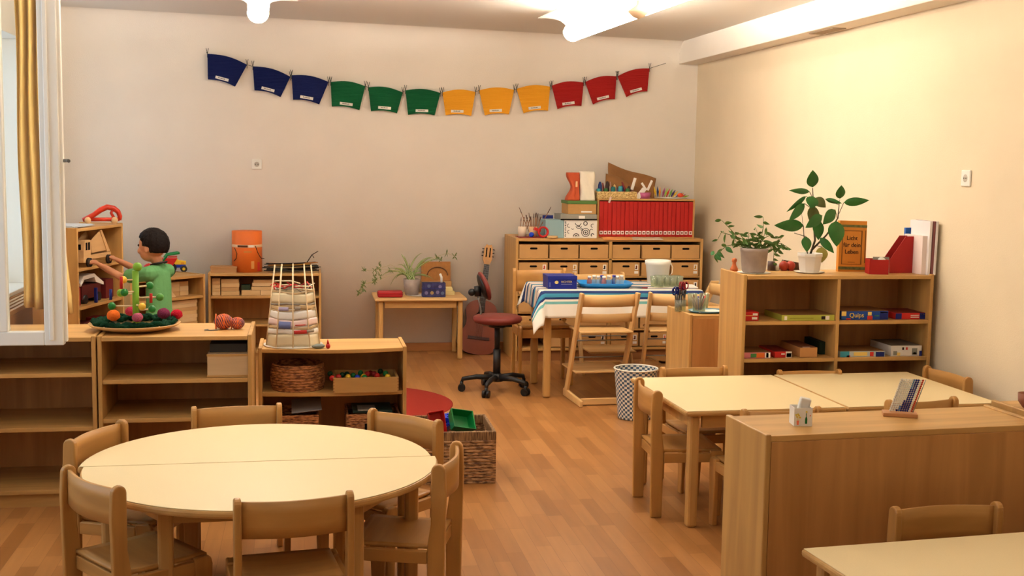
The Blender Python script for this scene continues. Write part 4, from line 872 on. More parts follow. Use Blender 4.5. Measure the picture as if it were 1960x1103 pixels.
tag(MB().box(-.06,.06,-.04,.04,.0,.004).build('paper_sheet', mat('pink_paper', (214,140,150), .8), None, loc=(at(1122,543,8.1).x+.02, 8.14, CZ+.0062+.0), rot=(0,0,R(30))), 'pink paper scrap at the left end of the blue tray', 'paper') if False else None
tag(MB().box(-.15,.15,-.11,.11,0,.004).build('paper_sheet', paper, None, loc=(at(1292,550,8.1).x, 8.12, CZ+.001), rot=(0,0,R(-8))), 'white sheets of paper under the glasses on the cloth table', 'paper')
c = at(1268, 545, 8.20); r = thing('white_bucket', 'white plastic bucket with lid rim on the cloth table', 'bucket', (c.x+.005, 8.34, CZ+.0)); hb = .165
MB().lathe([(0,.0),(.072,.0),(.088,hb-.03),(.093,hb-.028),(.094,hb),(.088,hb+.004),(.085,hb-.004),(0,hb-.006)], n=40).build('bucket_body', wplast, r)
MB().tube([(.094,0,hb-.012),(.108,-.01,hb-.05),(.10,-.02,hb-.09),(.085,-.03,hb-.10)], .003, 6).build('bucket_handle', wplast, r)
gl2 = thinglass('tumbler_glass', (228, 232, 216), .13)
def tumbler(label, x, y, z, r_=.028, h_=.075, group=None):
    return tag(MB().lathe([(0,0),(r_*.8,0),(r_,h_),(r_-.002,h_),(r_*.8-.002,.006),(0,.006)], n=20).build('drinking_glass', gl2, None, loc=(x, y, z)), label, 'glass', group)
for i, (px_, yy) in enumerate(((1252,8.05),(1264,8.03),(1276,8.05),(1288,8.04),(1300,8.05),(1258,8.11),(1271,8.11),(1283,8.10),(1295,8.11))):
    tumbler('clear drinking glass in the cluster in front of the white bucket', at(px_, 545, yy).x, yy, CZ+.0055, group='drinking glasses on the cloth table')
def scissors(label, c, rz, m_, group=None, stand=False, rx_=0):
    r = thing('scissors', label, 'scissors', c, 0, group); r.rotation_euler = (rx_, 0, rz)
    b = MB()
    for s in (-1,1): b.tube([(s*.010,-.0,.0),(s*.006,.0,.0),(-s*.004,.075,0)], [.003,.004,.0012], 6)
    b.build('blades', metal, r); b = MB()
    for s in (-1,1): b.tube([(s*.012+.011*math.cos(a), -.022+.018*math.sin(a), 0) for a in [2*PI*i/16 for i in range(17)]], .003, 6, caps=False)
    b.build('handles', m_, r); return r
scissors('red-handled scissors lying on the cloth table beside the blue tray', (at(1228,548,8.0).x, 8.0, CZ+.005), R(70), dred)
# ------------------------------------------------------------------ back low cabinet: scissors jar etc.
LZ = .7165+.006
c = at(1345, 600, 6.86)
b = MB(); n = 40
b.lathe([(0,0),(.10,0),(.125,.012),(.122,.013),(.098,.003),(0,.003)], n=40, sx=1.0, sy=.75); tag(b.build('oval_tray', mat('tray_teal', (90,140,165), .4), None, loc=(c.x+.03, 6.85, LZ-.005)), 'bluish oval tray on the low cabinet by the game shelf', 'tray')
tag(MB().box(-.09,.08,-.05,.06,0,.003).build('paper_sheet', paper, None, loc=(c.x+.03, 6.85, LZ), rot=(0,0,R(12))), 'white paper on the bluish oval tray', 'paper')
c = at(1305, 600, 6.88); r = thing('scissors_jar', 'glass jar crowded with children scissors, on the low cabinet', 'jar', (c.x-.005, 6.90, LZ-.006))
MB().lathe([(0,0),(.033,0),(.035,.07),(.033,.07),(.031,.004),(0,.004)], n=20).build('jar_body', gl2, r)
random.seed(2)
for i in range(9):
    k = i < 5; a = R(40*i); rr = .016; hh = .095+(.03 if not k else 0)+.004*(i % 3)
    q = scissors(('navy-handled' if k else 'red-handled')+' children scissors standing point down in the glass jar', (r.location.x+rr*math.cos(a)+(-.012 if k else .012), 6.90+rr*math.sin(a)*.8, LZ-.006+hh), R(25*i), navy if k else dred, ('navy' if k else 'red')+'-handled scissors in the jar'); q.rotation_euler = (R(-90+4*(i % 3-1)), R(6 if not k else -6), R(22*i-60))
    q.scale = (1.15,1.15,1.15)
c = at(1338, 590, 6.83); r = thing('pen_glass', 'glass with brownish pencils and crayons on the oval tray', 'glass', (c.x, 6.83, LZ+.0035)); MB().lathe([(0,0),(.038,0),(.044,.085),(.042,.085),(.036,.005),(0,.005)], n=24).build('glass_body', gl2, r)
random.seed(8)
for i in range(14):
    a = random.uniform(0,6.28); rr = random.uniform(0,.022); p0 = Vector((c.x+rr*math.cos(a), 6.83+rr*math.sin(a), LZ+.012)); p1 = p0+Vector((math.cos(a)*.022, math.sin(a)*.02, random.uniform(.06,.095)))
    tag(MB().tube([p0,p1], .0042, 6).build('crayon', mat('crayon_%d' % (i % 5), [(110,76,50),(150,110,80),(80,60,50),(176,60,50),(60,60,130)][i % 5], .6)), ['brown','tan','dark brown','reddish','bluish'][i % 5]+' crayon standing in the glass on the oval tray', 'crayon', ['brown','tan','dark brown','reddish','bluish'][i % 5]+' crayons in the glass')
tumbler('empty clear glass on the low cabinet, left of two beside the game shelf', 2.335, 6.98, LZ-.006, .03, .10, None); tumbler('empty clear glass on the low cabinet, right of two, touching the game shelf side', 2.41, 6.98, LZ-.006, .03, .10, None)
# ------------------------------------------------------------------ checkered bin
ck = bpy.data.materials.new('checker_weave'); ck.use_nodes = True; nt = ck.node_tree; bs_ = nt.nodes['Principled BSDF']
uvn = nt.nodes.new('ShaderNodeTexCoord'); chn = nt.nodes.new('ShaderNodeTexChecker'); chn.inputs['Scale'].default_value = 1; chn.inputs['Color1'].default_value = (*s2l((226,220,205)),1); chn.inputs['Color2'].default_value = (*s2l((60,84,108)),1)
nt.links.new(uvn.outputs['UV'], chn.inputs['Vector']); nt.links.new(chn.outputs['Color'], bs_.inputs['Base Color']); bs_.inputs['Roughness'].default_value = .5
b = MB(); H_ = .315
def f(u, v):
    a = 2*PI*u; rr = .105+.03*v+.0015*math.sin(u*44*PI)*math.sin(v*22*PI); return (rr*math.cos(a), rr*math.sin(a), H_*v)
b.grid(f, 88, 44); o = b.build('bin_body', ck, solid=.003)
uvl = o.data.uv_layers.new(name='UVMap')
for p in o.data.polygons:
    for li in p.loop_indices:
        vi = o.data.loops[li].vertex_index; i = vi % 89; j = vi//89; uvl.data[li].uv = (i/88*44+.001, j/44*22+.001)
r = thing('waste_bin', 'blue and white checkered woven waste bin behind the rectangular tables', 'bin', (2.06, 7.22, .002)); o.parent = r
MB().lathe([(0,0),(.104,0),(.106,.004),(0,.006)]).build('bin_floor', mat('bin_blue', (60,84,108), .6), r)
MB().tube([(.1365*math.cos(a), .1365*math.sin(a), H_) for a in [2*PI*i/44 for i in range(45)]], .005, 8, caps=False).build('bin_rim', mat('bin_rim_white', (226,220,205), .5), r)
# ------------------------------------------------------------------ partition top
PZ = .7805
def onpart(px_, py_): return atz(px_, py_, PZ)
c = onpart(1537, 815); r = thing('paper_container', 'small white paper container decorated with flowers and a bottle, on the partition', 'container', (c.x, c.y+.02, PZ), R(-8))
w_ = .058; b = MB().box(-w_/2,w_/2,-w_/2,-w_/2+.002,0,.058).box(-w_/2,w_/2,w_/2-.002,w_/2,0,.058).box(-w_/2,-w_/2+.002,-w_/2+.002,w_/2-.002,0,.058).box(w_/2-.002,w_/2,-w_/2+.002,w_/2-.002,0,.058).box(-w_/2+.002,w_/2-.002,-w_/2+.002,w_/2-.002,0,.002); b.build('container_body', white, r)
b = MB(); y_ = -w_/2-.0008; e_ = -w_/2
b.prism([(.006,.008),(.013,.008),(.013,.024),(.011,.030),(.008,.030),(.006,.024)], y_, e_, 'y').box(.0085,.0105,y_,e_,.030,.042); b.k = 1; b.prism([(-.020,.004),(-.014,.004),(-.013,.018),(-.021,.018)], y_, e_, 'y'); b.prism([(.022+.002*math.cos(a),.034+.002*math.sin(a)) for a in [PI*i/5 for i in range(10)]], y_, e_, 'y'); b.k = 2
for x, z in ((-.020,.030),(-.014,.034),(-.017,.038),(-.010,.028),(-.023,.036),(.010,.046)): b.prism([(x+.003*math.cos(a), z+.003*math.sin(a)) for a in [PI*i/5 for i in range(10)]], y_, e_, 'y')
for x in (-.020,-.017,-.014): b.box(x,x+.0008,y_,e_,.018,.030)
b.build('painted_decoration', [mat('paint_green', (30,110,50), .5), mat('paint_coral', (230,120,90), .5), mat('paint_yellow', (226,196,60), .5)], r)
tag(MB().box(-.017,.017,-.011,.011,-.04,.035).build('paper_packet', paper, None, loc=(c.x+.006, c.y+.02, PZ+.052), rot=(R(8),R(12),R(-8)), bev=.004), 'white rounded packet standing in the flower-decorated container', 'packet')
# bead frame
c = onpart(1727, 800); r = thing('bead_frame', 'upright bead frame of white, blue and red beads on a wooden base, on the partition', 'abacus', (c.x+.006, c.y+.03, PZ), R(-22))
MB().box(-.055,.055,-.028,.030,0,.013).build('wooden_base', wood('abacus_wood', (200,140,90), 'x', .12), r, bev=.002)
bc = [mat('bead_white', (232,226,212), .4), mat('bead_blue', (26,36,120), .4), mat('bead_red', (190,60,40), .4), mat('bead_light', (90,130,180), .4)]
b = MB(); nb = 11; mr = 17
for i in range(nb):
    for j in range(mr):
        z = .018+.0065*j; x = -.036+.0068*i+z*.30; k = 0
        if i >= 10: k = 2
        elif i == 9: k = 0
        elif i >= 7: k = 1
        elif i == 6: k = 3 if j > 11 else 1 if j < 9 else 1
        elif i == 5 and j < 6: k = 1
        elif i == 4 and j < 3: k = 3
        elif i == 3 and j < 1: k = 1
        b.k = k; b.ball((x, 0, z), .0038, 6)
b.build('bead_rows', bc, r)
MB().tube([(-.030,.004,.012),(.005,.004,.124)], .0015).tube([(.042,.004,.012),(.077,.004,.124)], .0015).build('frame_wire', metal, r)
# small reddish object on the taller unit at right edge
c = at(1962, 745, 3.62); tag(MB().lathe([(0,0),(.014,0),(.03,.022),(.032,.05),(.029,.05),(.026,.022),(0,.006)]).build('clay_pot', mat('clay_brown', (150,96,72), .6), None, loc=(c.x+.012, 3.62, .8015)), 'small brown clay pot at the right edge on the taller partition cabinet', 'pot')
# ------------------------------------------------------------------ plants
def leaf(b, p0, p1, w, droop=.12, bend=.0, side=None, n=10, fold=.18, tip=1.0):
    p0, p1 = Vector(p0), Vector(p1); d = p1-p0; L_ = d.length; dn = d.normalized()
    sv = Vector(side) if side is not None else Vector((0,-1,0)).cross(dn)
    if sv.length < .1: sv = Vector((1,0,0))
    sv = (sv-dn*sv.dot(dn)).normalized(); nv = dn.cross(sv).normalized()
    if nv.y > 0: nv = -nv
    vs = []
    for i in range(n+1):
        t = i/n; wd = w*.5*(math.sin(PI*min(1, t**.75))**.9)*(1 if t < .97 else .2); c = p0+d*t+nv*(droop*L_*math.sin(PI*t)*.5)+sv*bend*L_*math.sin(PI*t)
        for k in (-1,-.5,0,.5,1): vs.append(c+sv*wd*k+nv*(abs(k)*wd*fold*-1))
    b._a(vs, [(i*5+k, i*5+k+1, (i+1)*5+k+1, (i+1)*5+k) for i in range(n) for k in range(4)], True)
S3 = lambda x, y: (1340+x/4, 310+y/4)
GZ = 1.0325
def big_plant():
    Yp = 6.03; c = at(1549, 522, Yp); r = thing('potted_plant', 'tall broad-leaved green plant in a white pot on the game shelf', 'plant', (c.x, Yp, GZ))
    pot = [(0,.004),(.052,.004),(.058,.02),(.066,.085),(.070,.088),(.070,.105),(.064,.105),(.060,.09),(0,.09)]
    MB().lathe(pot, n=8).build('pot', white, r, bev=.002); MB().lathe([(0,.094),(.06,.094)], n=20).build('soil', mat('soil', (50,34,22), .95), r)
    O = r.location
    def q(x, y, dy=0): px_, py_ = S3(x, y); return at(px_, py_, Yp+dy)-O
    lv = [((862,195),(862,62),84,.0,leafg),((838,228),(680,218),40,.02,leafg),((812,262),(660,384),34,-.03,leafg),((800,318),(678,456),62,-.06,leafg),((866,262),(850,356),88,-.07,leafg),((868,335),(866,500),84,-.05,mat('leaf_brownish',(84,88,38),.5,var=.2,vs=12)),((882,275),(962,350),70,-.03,mat('leaf_brownish',(84,88,38),.5,var=.2,vs=12)),((960,285),(1086,318),34,.03,leafg),((1070,282),(1082,178),68,.03,leafg),((1100,312),(1296,294),58,.0,leafg),((1034,366),(940,480),78,-.06,leafg),((936,410),(806,505),74,-.09,leafg),((905,445),(905,600),80,-.03,leafg),((792,488),(566,486),80,-.05,leafg),((1042,452),(1045,650),118,-.08,leafg),((918,580),(1026,700),56,-.07,leafg),((812,572),(818,692),70,-.09,leafg),((935,652),(932,772),84,.06,leafy)]
    for a, b2, w, dy, m_ in lv:
        b = MB(); leaf(b, q(*a, dy), q(*b2, dy-.03), w/4*Yp/2300*1.22, side=(1,0,.02) if abs(a[0]-b2[0]) < 60 else None); b.build('leaf', m_, r)
    MB().tube([(0,0,.09), q(880,600), q(872,500,.0), q(868,380), q(862,200)], [.006,.006,.005,.004,.002], 8).tube([q(850,680,.0), q(968,560), q(1055,430,.01), q(1068,290,.03)], [.006,.005,.004,.0015], 8).tube([(-.012,0,.09), q(795,560), q(778,395)], [.003,.002,.0008], 6).build('stem', stemb, r)
    b = MB()
    for a, s in (((838,228),(862,280)),((812,262),(866,310)),((800,318),(868,370)),((960,285),(1064,330)),((1100,312),(1062,400)),((1034,366),(1052,440)),((936,410),(872,520)),((792,488),(795,580)),((1042,452),(1050,440)),((918,580),(872,560)),((812,572),(720,545)),((935,652),(880,640)),((866,262),(866,250)),((882,275),(868,290)),((905,445),(872,430))): b.tube([q(*s), q(*a, -.02)], .0018, 5)
    b.build('leaf_stalks', stemb, r)
big_plant()
tag(MB().lathe([(0,0),(.062,0),(.08,.006),(.078,.007),(.06,.002),(0,.002)], n=30).build('saucer', mat('saucer_white', (225,215,200), .5), None, loc=(at(1549,522,6.03).x, 6.03, GZ-.0015+.0012)), 'white saucer under the white plant pot', 'saucer')
def trailing(label, px_, Yp, z, potm, rp, hp, stems, spx, lw=.018, leafm=leafs, ll=.055, name='potted_plant', seed=1, taper=.85, extra=None):
    random.seed(seed); c = at(px_, 500, Yp); r = thing(name, label, 'plant', (c.x, Yp, z)); O = r.location
    MB().lathe([(0,.003),(rp*taper*.9,.003),(rp*taper,.012),(rp*.98,hp*.85),(rp,hp*.86),(rp,hp),(rp*.93,hp),(rp*.9,hp-.01),(0,hp-.01)], n=32).build('pot', potm, r); MB().lathe([(0,hp-.006),(rp*.9,hp-.006)], n=20).build('soil', mat('soil', (50,34,22), .95), r)
    st_ = MB(); lf = MB()
    for s in stems:
        pts = [at(*spx(*p[:2]), Yp+(p[2] if len(p) > 2 else 0))-O for p in s]; base = Vector((random.uniform(-.4,.4)*rp, random.uniform(-.4,.4)*rp, hp-.01)); pts = [base]+pts
        st_.tube(pts, [.0022]*(len(pts)-1)+[.001], 5)
        for i in range(1, len(pts)):
            seg = (pts[i]-pts[i-1]); m = max(1, int(seg.length/.022))
            for k in range(m):
                if i == 1 and k < m*.3: continue
                p = pts[i-1]+seg*(k+1)/m; a = random.uniform(0, 2*PI); d = Vector((math.cos(a), math.sin(a)*.6, random.uniform(-1.0,.25))).normalized()
                leaf(lf, p, p+d*ll*random.uniform(.6,1.1), lw*random.uniform(.8,1.2), droop=-.3, n=6)
    st_.build('stems', mat('stem_green', (96,110,50), .6), r); lf.build('foliage', leafm, r); return r
S7 = lambda x, y: (1350+x/8.48, 400+y/8.48)
trailing('bushy trailing green plant in a grey clay pot on the game shelf', 1443, 6.02, GZ, concrete, .073, .132, [[(600,560),(420,340),(260,180)],[(560,520),(400,420),(260,380),(200,500)],[(560,560),(350,600),(220,700),(160,740)],[(640,520),(560,400),(480,400)],[(700,520),(700,380)],[(900,520),(940,300),(940,130)],[(930,520),(990,300)],[(880,480),(820,320)],[(900,500),(1050,430),(1200,500)],[(1000,560),(1150,560),(1280,430)],[(1000,600),(1120,640),(1100,900)],[(1050,560),(1230,560),(1400,660)],[(760,560),(840,420)],[(650,500),(740,420)],[(540,600),(470,480)],[(880,560),(800,500)],[(950,600),(1180,680)],[(1000,560),(1300,620,.03)]], S7, .015, seed=5, ll=.055)
b = MB(); c = at(1443, 520, 6.02)
for p0, p1 in (((330,620),(450,715)),((160,740),(262,840)),((180,730),(275,760)),((90,705),(150,735))): leaf(b, at(*S7(*p0), 6.0), at(*S7(*p1), 5.98), .026)
o = b.build('foliage', leafg); pr = [q for q in bpy.data.objects if q.get('label','').startswith('bushy trailing')][0]; o.parent = pr; o.matrix_parent_inverse = Matrix.Translation(-pr.location)
tag(MB().lathe([(0,0),(.07,0),(.088,.004),(.086,.005),(.068,.002),(0,.002)], n=30).build('doily', paper, None, loc=(c.x, 6.02, GZ-.0008)), 'white scalloped mat under the grey clay pot', 'mat')
tag(MB().lathe([(0,0),(.02,0),(.022,.012),(.012,.03),(.009,.045),(.014,.055),(.013,.066),(0,.072)], n=16).box(-.012,-.004,-.004,.004,.05,.062).build('clay_giraffe', mat('clay_orange', (206,110,60), .6), None, loc=(at(1405,515,6.12).x, 6.12, GZ)), 'small orange clay animal figure left of the grey pot', 'figure')
for k, (px_, m_, s_) in enumerate(((1476, mat('jar_dark',(90,70,66),.4), (.02,.05)), (1487, paper, (.011,.035)))):
    tag(MB().lathe([(0,0),(s_[0],0),(s_[0],s_[1]),(0,s_[1])], n=16).build('small_jar', m_, None, loc=(at(px_,515,6.15).x, 6.15, GZ)), ['small dark jar between the two plant pots','tiny white candle between the two plant pots'][k], ['jar','candle'][k])
for k, px_ in enumerate((1500, 1513)): tag(MB().ball((0,0,.026), .026, 14, rz=.026).box(-.012,.012,-.015,.015,.0,.01).build('red_ornament', mat('ornament_red',(170,60,40),.5), None, loc=(at(px_,512,6.15).x, 6.15, GZ)), ['reddish round ornament beside the white pot, left of two','reddish round ornament behind the white pot, right of two'][k], 'ornament', 'reddish ornaments between the plants')
tag(MB().prism([(0,0),(.20,0),(.19,.025),(.02,.055)], 0, .03, 'y').build('bark_piece', mat('bark', (96,70,52), .9, bump=.5), None, loc=(at(1478,512,6.25).x+.02, 6.182, GZ)), 'dark piece of bark behind the ornaments on the game shelf', 'bark')
# spider plant on the small table
def spider():
    Yp = 9.74; PZ_ = .5035; c = at(788, 555, Yp); r = thing('spider_plant', 'spider plant with arching striped leaves in a grey pot on the small table', 'plant', (c.x, Yp, PZ_)); O = r.location; hp = .132
    MB().lathe([(0,.003),(.055,.003),(.07,hp),(.064,hp),(.06,hp-.012),(0,hp-.012)], n=28).build('pot', concrete, r)
    S = lambda x, y: (680+x/8.909, 470+y/8.909)
    b = MB(); w = MB(); random.seed(6)
    arcs = [((780,150),(800,130),(880,330)),((1150,125),(1040,150),(920,320)),((1330,215),(1180,160),(980,360)),((1300,215),(1240,200),(1020,330)),((450,520),(570,390),(820,400)),((600,680),(700,430),(860,420)),((690,570),(740,470),(860,440)),((720,340),(840,270),(880,440)),((1160,440),(1060,420),(960,460)),((1340,590),(1200,450),(960,460)),((1270,560),(1130,480),(980,470)),((650,450),(740,320),(860,420)),((830,180),(860,210),(900,420)),((930,300),(930,350),(900,470)),((1000,420),(960,330),(930,440)),((1480,240),(1280,200),(1000,340)),((560,400),(700,350),(860,430)),((820,290),(850,330),(890,460)),((700,520),(800,420),(880,460))]
    for k, (tip, mid, bs) in enumerate(arcs):
        y0 = random.uniform(-.06,.06); P0 = Vector((random.uniform(-.03,.03), random.uniform(-.02,.02), hp-.015)); P1 = at(*S(*bs), Yp+y0*.3)-O; P2 = at(*S(*mid), Yp+y0*.8)-O; P3 = at(*S(*tip), Yp+y0)-O; pts = []
        for i in range(13):
            t = i/12; pts.append(P0*(1-t)**3+P1*3*t*(1-t)**2+P2*3*t*t*(1-t)+P3*t**3)
        for bb, wd, off in ((b, .0065, 0), (w, .002, .0008)):
            vs = []
            for i, p in enumerate(pts):
                d = (pts[min(i+1,12)]-pts[max(i-1,0)]).normalized(); sd = d.cross(Vector((0,-1,0))); sd = sd.normalized() if sd.length > .05 else Vector((1,0,0)); ww = wd*(1-(i/12)**2.5*.92); vs += [p-sd*ww+Vector((0,-off,off*.3)), p+sd*ww+Vector((0,-off,off*.3))]
            bb._a(vs, [(2*i,2*i+1,2*i+3,2*i+2) for i in range(12)], True)
    b.build('leaves', mat('spider_green', (110,140,70), .5, var=.2, vs=14), r, solid=.0006); w.build('leaf_stripes', mat('spider_cream', (206,206,150), .5), r)
    st_ = MB()
    def plantlet(x, y, s=1):
        pl = MB()
        p = at(*S(x, y), Yp-.0)-O
        for k in range(9): 
            a = random.uniform(0, 2*PI); leaf(pl, p, p+Vector((math.cos(a)*.02, math.sin(a)*.012, random.uniform(-.03,.03)))*s, .006, n=4)
        pl.build('plantlet', mat('plantlet_green', (112,128,70), .6), r)
        return p
    for chain in ([(820,430),(600,330),(330,420),(150,430)],[(850,440),(600,420),(400,400)],[(840,440),(560,460),(330,600),(330,520)],[(830,450),(560,520),(330,620),(140,660)],[(330,610),(140,660),(70,820)],[(150,650),(140,740),(60,790)],[(950,430),(1350,210),(1560,130),(1690,180)],[(1000,430),(1400,200),(1450,250)],[(400,330),(420,520)]):
        ps = [plantlet(*q, 1.3) if i >= len(chain)-2 or i > 1 else at(*S(*q), Yp)-O for i, q in enumerate(chain)]; st_.tube(ps, .0012, 5)
    st_.build('runners', mat('runner_yellow', (190,180,110), .6), r)
spider()
tag(MB().lathe([(0,0),(.075,0),(.10,.005),(.098,.006),(.07,.002),(0,.002)], n=9).build('doily', paper, None, loc=(at(800,560,9.74).x, 9.70, .5035-.0001)), 'white crumpled mat under the spider plant pot', 'mat')
r = boxthing('red_case', 'flat red rounded case lying at the front left of the small table', 'case', at(723,566,9.56).x, 9.555, .5032, .20, .09, .052, mat('case_red', (168,28,34), .45, .4), bev=.012); MB().box(-.001,.201,-.001,.091,.024,.028).build('seam', dred, r)
fb = mat('floral_blue', (52,50,92), .7, var=.5, vs=26)
r = boxthing('floral_box', 'dark blue flower-patterned box on the small table', 'box', at(809,567,9.57).x, 9.57, .5032, .185, .10, .115, fb); b = MB()
for i, (x, z, k) in enumerate(((.03,.035,0),(.075,.035,1),(.12,.04,0),(.16,.032,2),(.05,.09,2),(.14,.085,0))): b.k = k; b.prism([(x+.014*math.cos(a), z+.014*math.sin(a)) for a in [PI*i/8 for i in range(16)]], -.001, 0, 'y')
b.build('printed_flowers', [mat('fl_a',(120,110,150),.7), mat('fl_b',(170,140,90),.7), mat('fl_c',(90,100,130),.7)], r); MB().box(-.0015,.1865,-.0015,.1015,.070,.074).build('lid_edge', navy, r)
tag(MB().box(0,.245,0,.008,0,.16).build('cork_board', mat('cork', (176,120,66), .85, var=.1, vs=40), None, loc=(at(807,537,9.90).x, 9.88, .5035+.0), rot=(R(-10),0,0), bev=.002), 'brown picture board leaning against the wall behind the flower-patterned box', 'board')
cb = [q for q in bpy.data.objects if q.name.startswith('cork_board')][0]; cb.location.z = .60; cb.rotation_euler = (R(-4),0,0); cb.location.y = 9.93
MB().tube([(.05+.085*(1-math.cos(PI*t))*1.0, -.004, .045+.07*math.sin(PI*t)) for t in [i/12 for i in range(13)]], .005, 6).build('wreath_arch', mat('arch_brown',(120,84,60),.8), cb)
r = boxthing('stacked_books', 'stack of cream books standing behind the flower-patterned box', 'books', at(853,553,9.72).x, 9.72, .5032, .075, .12, .03, mat('cream_book',(232,212,150),.7)); r['label'] = 'lower cream book of the two behind the flower-patterned box'; r['category'] = 'book'; r.name = 'cream_book'
r = boxthing('cream_book', 'upper cream book of the two behind the flower-patterned box', 'book', at(853,553,9.72).x-.005, 9.735, .5335, .065, .10, .028, mat('cream_book',(232,212,150),.7))
tag(MB().box(0,.11,0,.10,0,.035).build('support_box', cardb, None, loc=(at(820,545,9.85).x, 9.87, .5035)), 'brown block behind the flower-patterned box holding up the picture board', 'block') if False else None
tag(MB().box(0,.25,0,.05,0,.095).build('brown_box', cardb, None, loc=(at(807,545,9.9).x, 9.90, .5035)), 'brown box between wall and flower-patterned box, under the picture board', 'box')
tag(MB().tube([(0,0,0),(0,0,.04),(-.012,0,.07)], [.010,.010,.009], 10).build('white_candle', wplast, None, loc=(at(845,536,9.62).x, 9.62, .6187)), 'short white bent candle on the flower-patterned box', 'candle')
# ------------------------------------------------------------------ game shelf, top right
def upright(name, label, cat, px0, px1, pytop, Y, d, m_, rz=0, parts=(), group=None, z=GZ):
    Y -= .055; a = at(px0, 520, Y); b_ = at(px1, 520, Y); h = at(px0, pytop, Y).z-z
    r = thing(name, label, cat, (a.x, Y, z), rz, group); MB().box(0, b_.x-a.x, 0, d, 0, h).build('body', m_, r, bev=.0015); return r, b_.x-a.x, h
bo = mat('book_ochre', (216, 140, 52), .55, var=.04, vs=20); bgd = mat('book_greenband', (110,110,62), .6, var=.3, vs=60); bb_ = mat('book_border', (130,84,34), .6)
r, w_, h_ = upright('book', 'ochre book', 'book', 1604, 1657, 422, 6.14, .028, bo, R(1)); r['label'] = 'ochre book with a three-line title in a printed frame, standing on the game shelf'; r.rotation_euler = (R(-3), R(1.5), R(2))
y_ = -.0012
for z0_, z1_ in ((.012,.028),(h_-.036,h_-.022)): MB().box(0,w_,y_,0,z0_,z1_).build('ornament_band', bgd, r)
MB().box(w_*.10,w_*.84,y_,0,.040,.043).box(w_*.10,w_*.84,y_,0,h_-.056,h_-.052).box(w_*.10,w_*.13,y_,0,.043,h_-.056).box(w_*.80,w_*.84,y_,0,.043,h_-.056).box(w_*.94,w_*.97,y_,0,.05,h_-.05).build('printed_frame', bb_, r)
for i, s in enumerate(('Licht', 'für dein', 'Leben')): text('lettering', s, .033, ink, r, (w_*.465, y_-.0004, h_*(.66-.135*i)))
MB().box(w_*.34,w_*.60,y_,0,.052,.0535).build('publisher_line', ink, r)
# magazine files
rf = mat('file_red', (168, 34, 30), .5, .3)
def magfile(label, x, y, rz_, lying=False, w=.075):
    r = thing('magazine_file', label, 'magazine file', (x, y, GZ), rz_, 'red magazine files'); side = [(0,0),(.25,0),(.25,.10),(.10,.27),(0,.27)] ; t = .003
    return r, side
r, side = magfile('red card magazine file standing upright with a slanted side', at(1703,520,6.0).x, 6.0, 0)
sd = [(0,0),(.17,0),(.17,.198),(.085,.198),(-.0,.075)]
for y in (0, .072): MB().prism([(x, z) for x, z in sd], y, y+.003, 'y').build('slanted_side', rf, r)
MB().box(0,.17,.003,.072,0,.003).box(.167,.17,.003,.072,.003,.198).box(0,.003,.003,.072,.003,.072).build('card_shell', rf, r)
r, _ = magfile('low red card box lying open in front of the upright magazine file', at(1662,520,5.94).x, 5.93, R(-14))
MB().box(0,.10,0,.003,0,.078).box(0,.10,.105,.108,0,.078).box(0,.003,.003,.105,0,.078).box(.097,.10,.003,.105,0,.078).box(.003,.097,.003,.105,0,.003).build('card_shell', rf, r)
tag(MB().box(0,.085,0,.004,0,.085).build('cd_case', mat('cd_grey',(140,135,120),.4), None, loc=(at(1662,520,6.0).x+.012, 5.975, GZ+.0045), rot=(R(-4),0,R(-14))), 'grey disc case standing in the low red card box', 'disc case')
tag(MB().lathe([(0,0),(.022,0),(.026,.014),(0,.016)]).build('paper_roll', paper, None, loc=(at(1690,520,5.95).x-.01, 5.96, GZ+.06), rot=(R(70),0,0)), 'white round piece peeking out of the low red card box', 'paper')
for lab, p0_, p1_, pt_, yy, m_, tilt in (('white ring binder behind the magazine file, leftmost of the uprights by the wall', 1741, 1774, 421, 6.22, mat('binder_white',(232,226,224),.6), 0), ('blue and white brochure behind the upright magazine file', 1730, 1776, 436, 6.18, mat('brochure_blue',(40,96,176),.5), 0), ('tall white brochure with pinkish stripes standing in front of the wall', 1763, 1773, 452, 5.96, mat('brochure_pink',(232,214,206),.6), 0), ('white folder second from the wall on the game shelf', 1775, 1780, 424, 5.94, mat('binder_white',(232,226,224),.6), 2), ('slim folder with a purple-brown spine, next to the wall', 1782, 1786, 424, 5.935, mat('spine_purple',(132,80,80),.6), 3), ('white folder touching the wall, rightmost on the game shelf', 1787, 1791, 424, 5.93, mat('binder_white',(232,226,224),.6), 3)):
    r, w_, h_ = upright('folder' if 'brochure' not in lab else 'brochure', lab, 'folder', p0_, p1_, pt_, yy, .02 if yy > 6.1 else .20, m_); r.rotation_euler = (0, R(tilt*.3), 0)
    if 'blue and white' in lab: MB().box(0,w_,-.001,0,0,h_*.55).build('white_lower_part', paper, r)
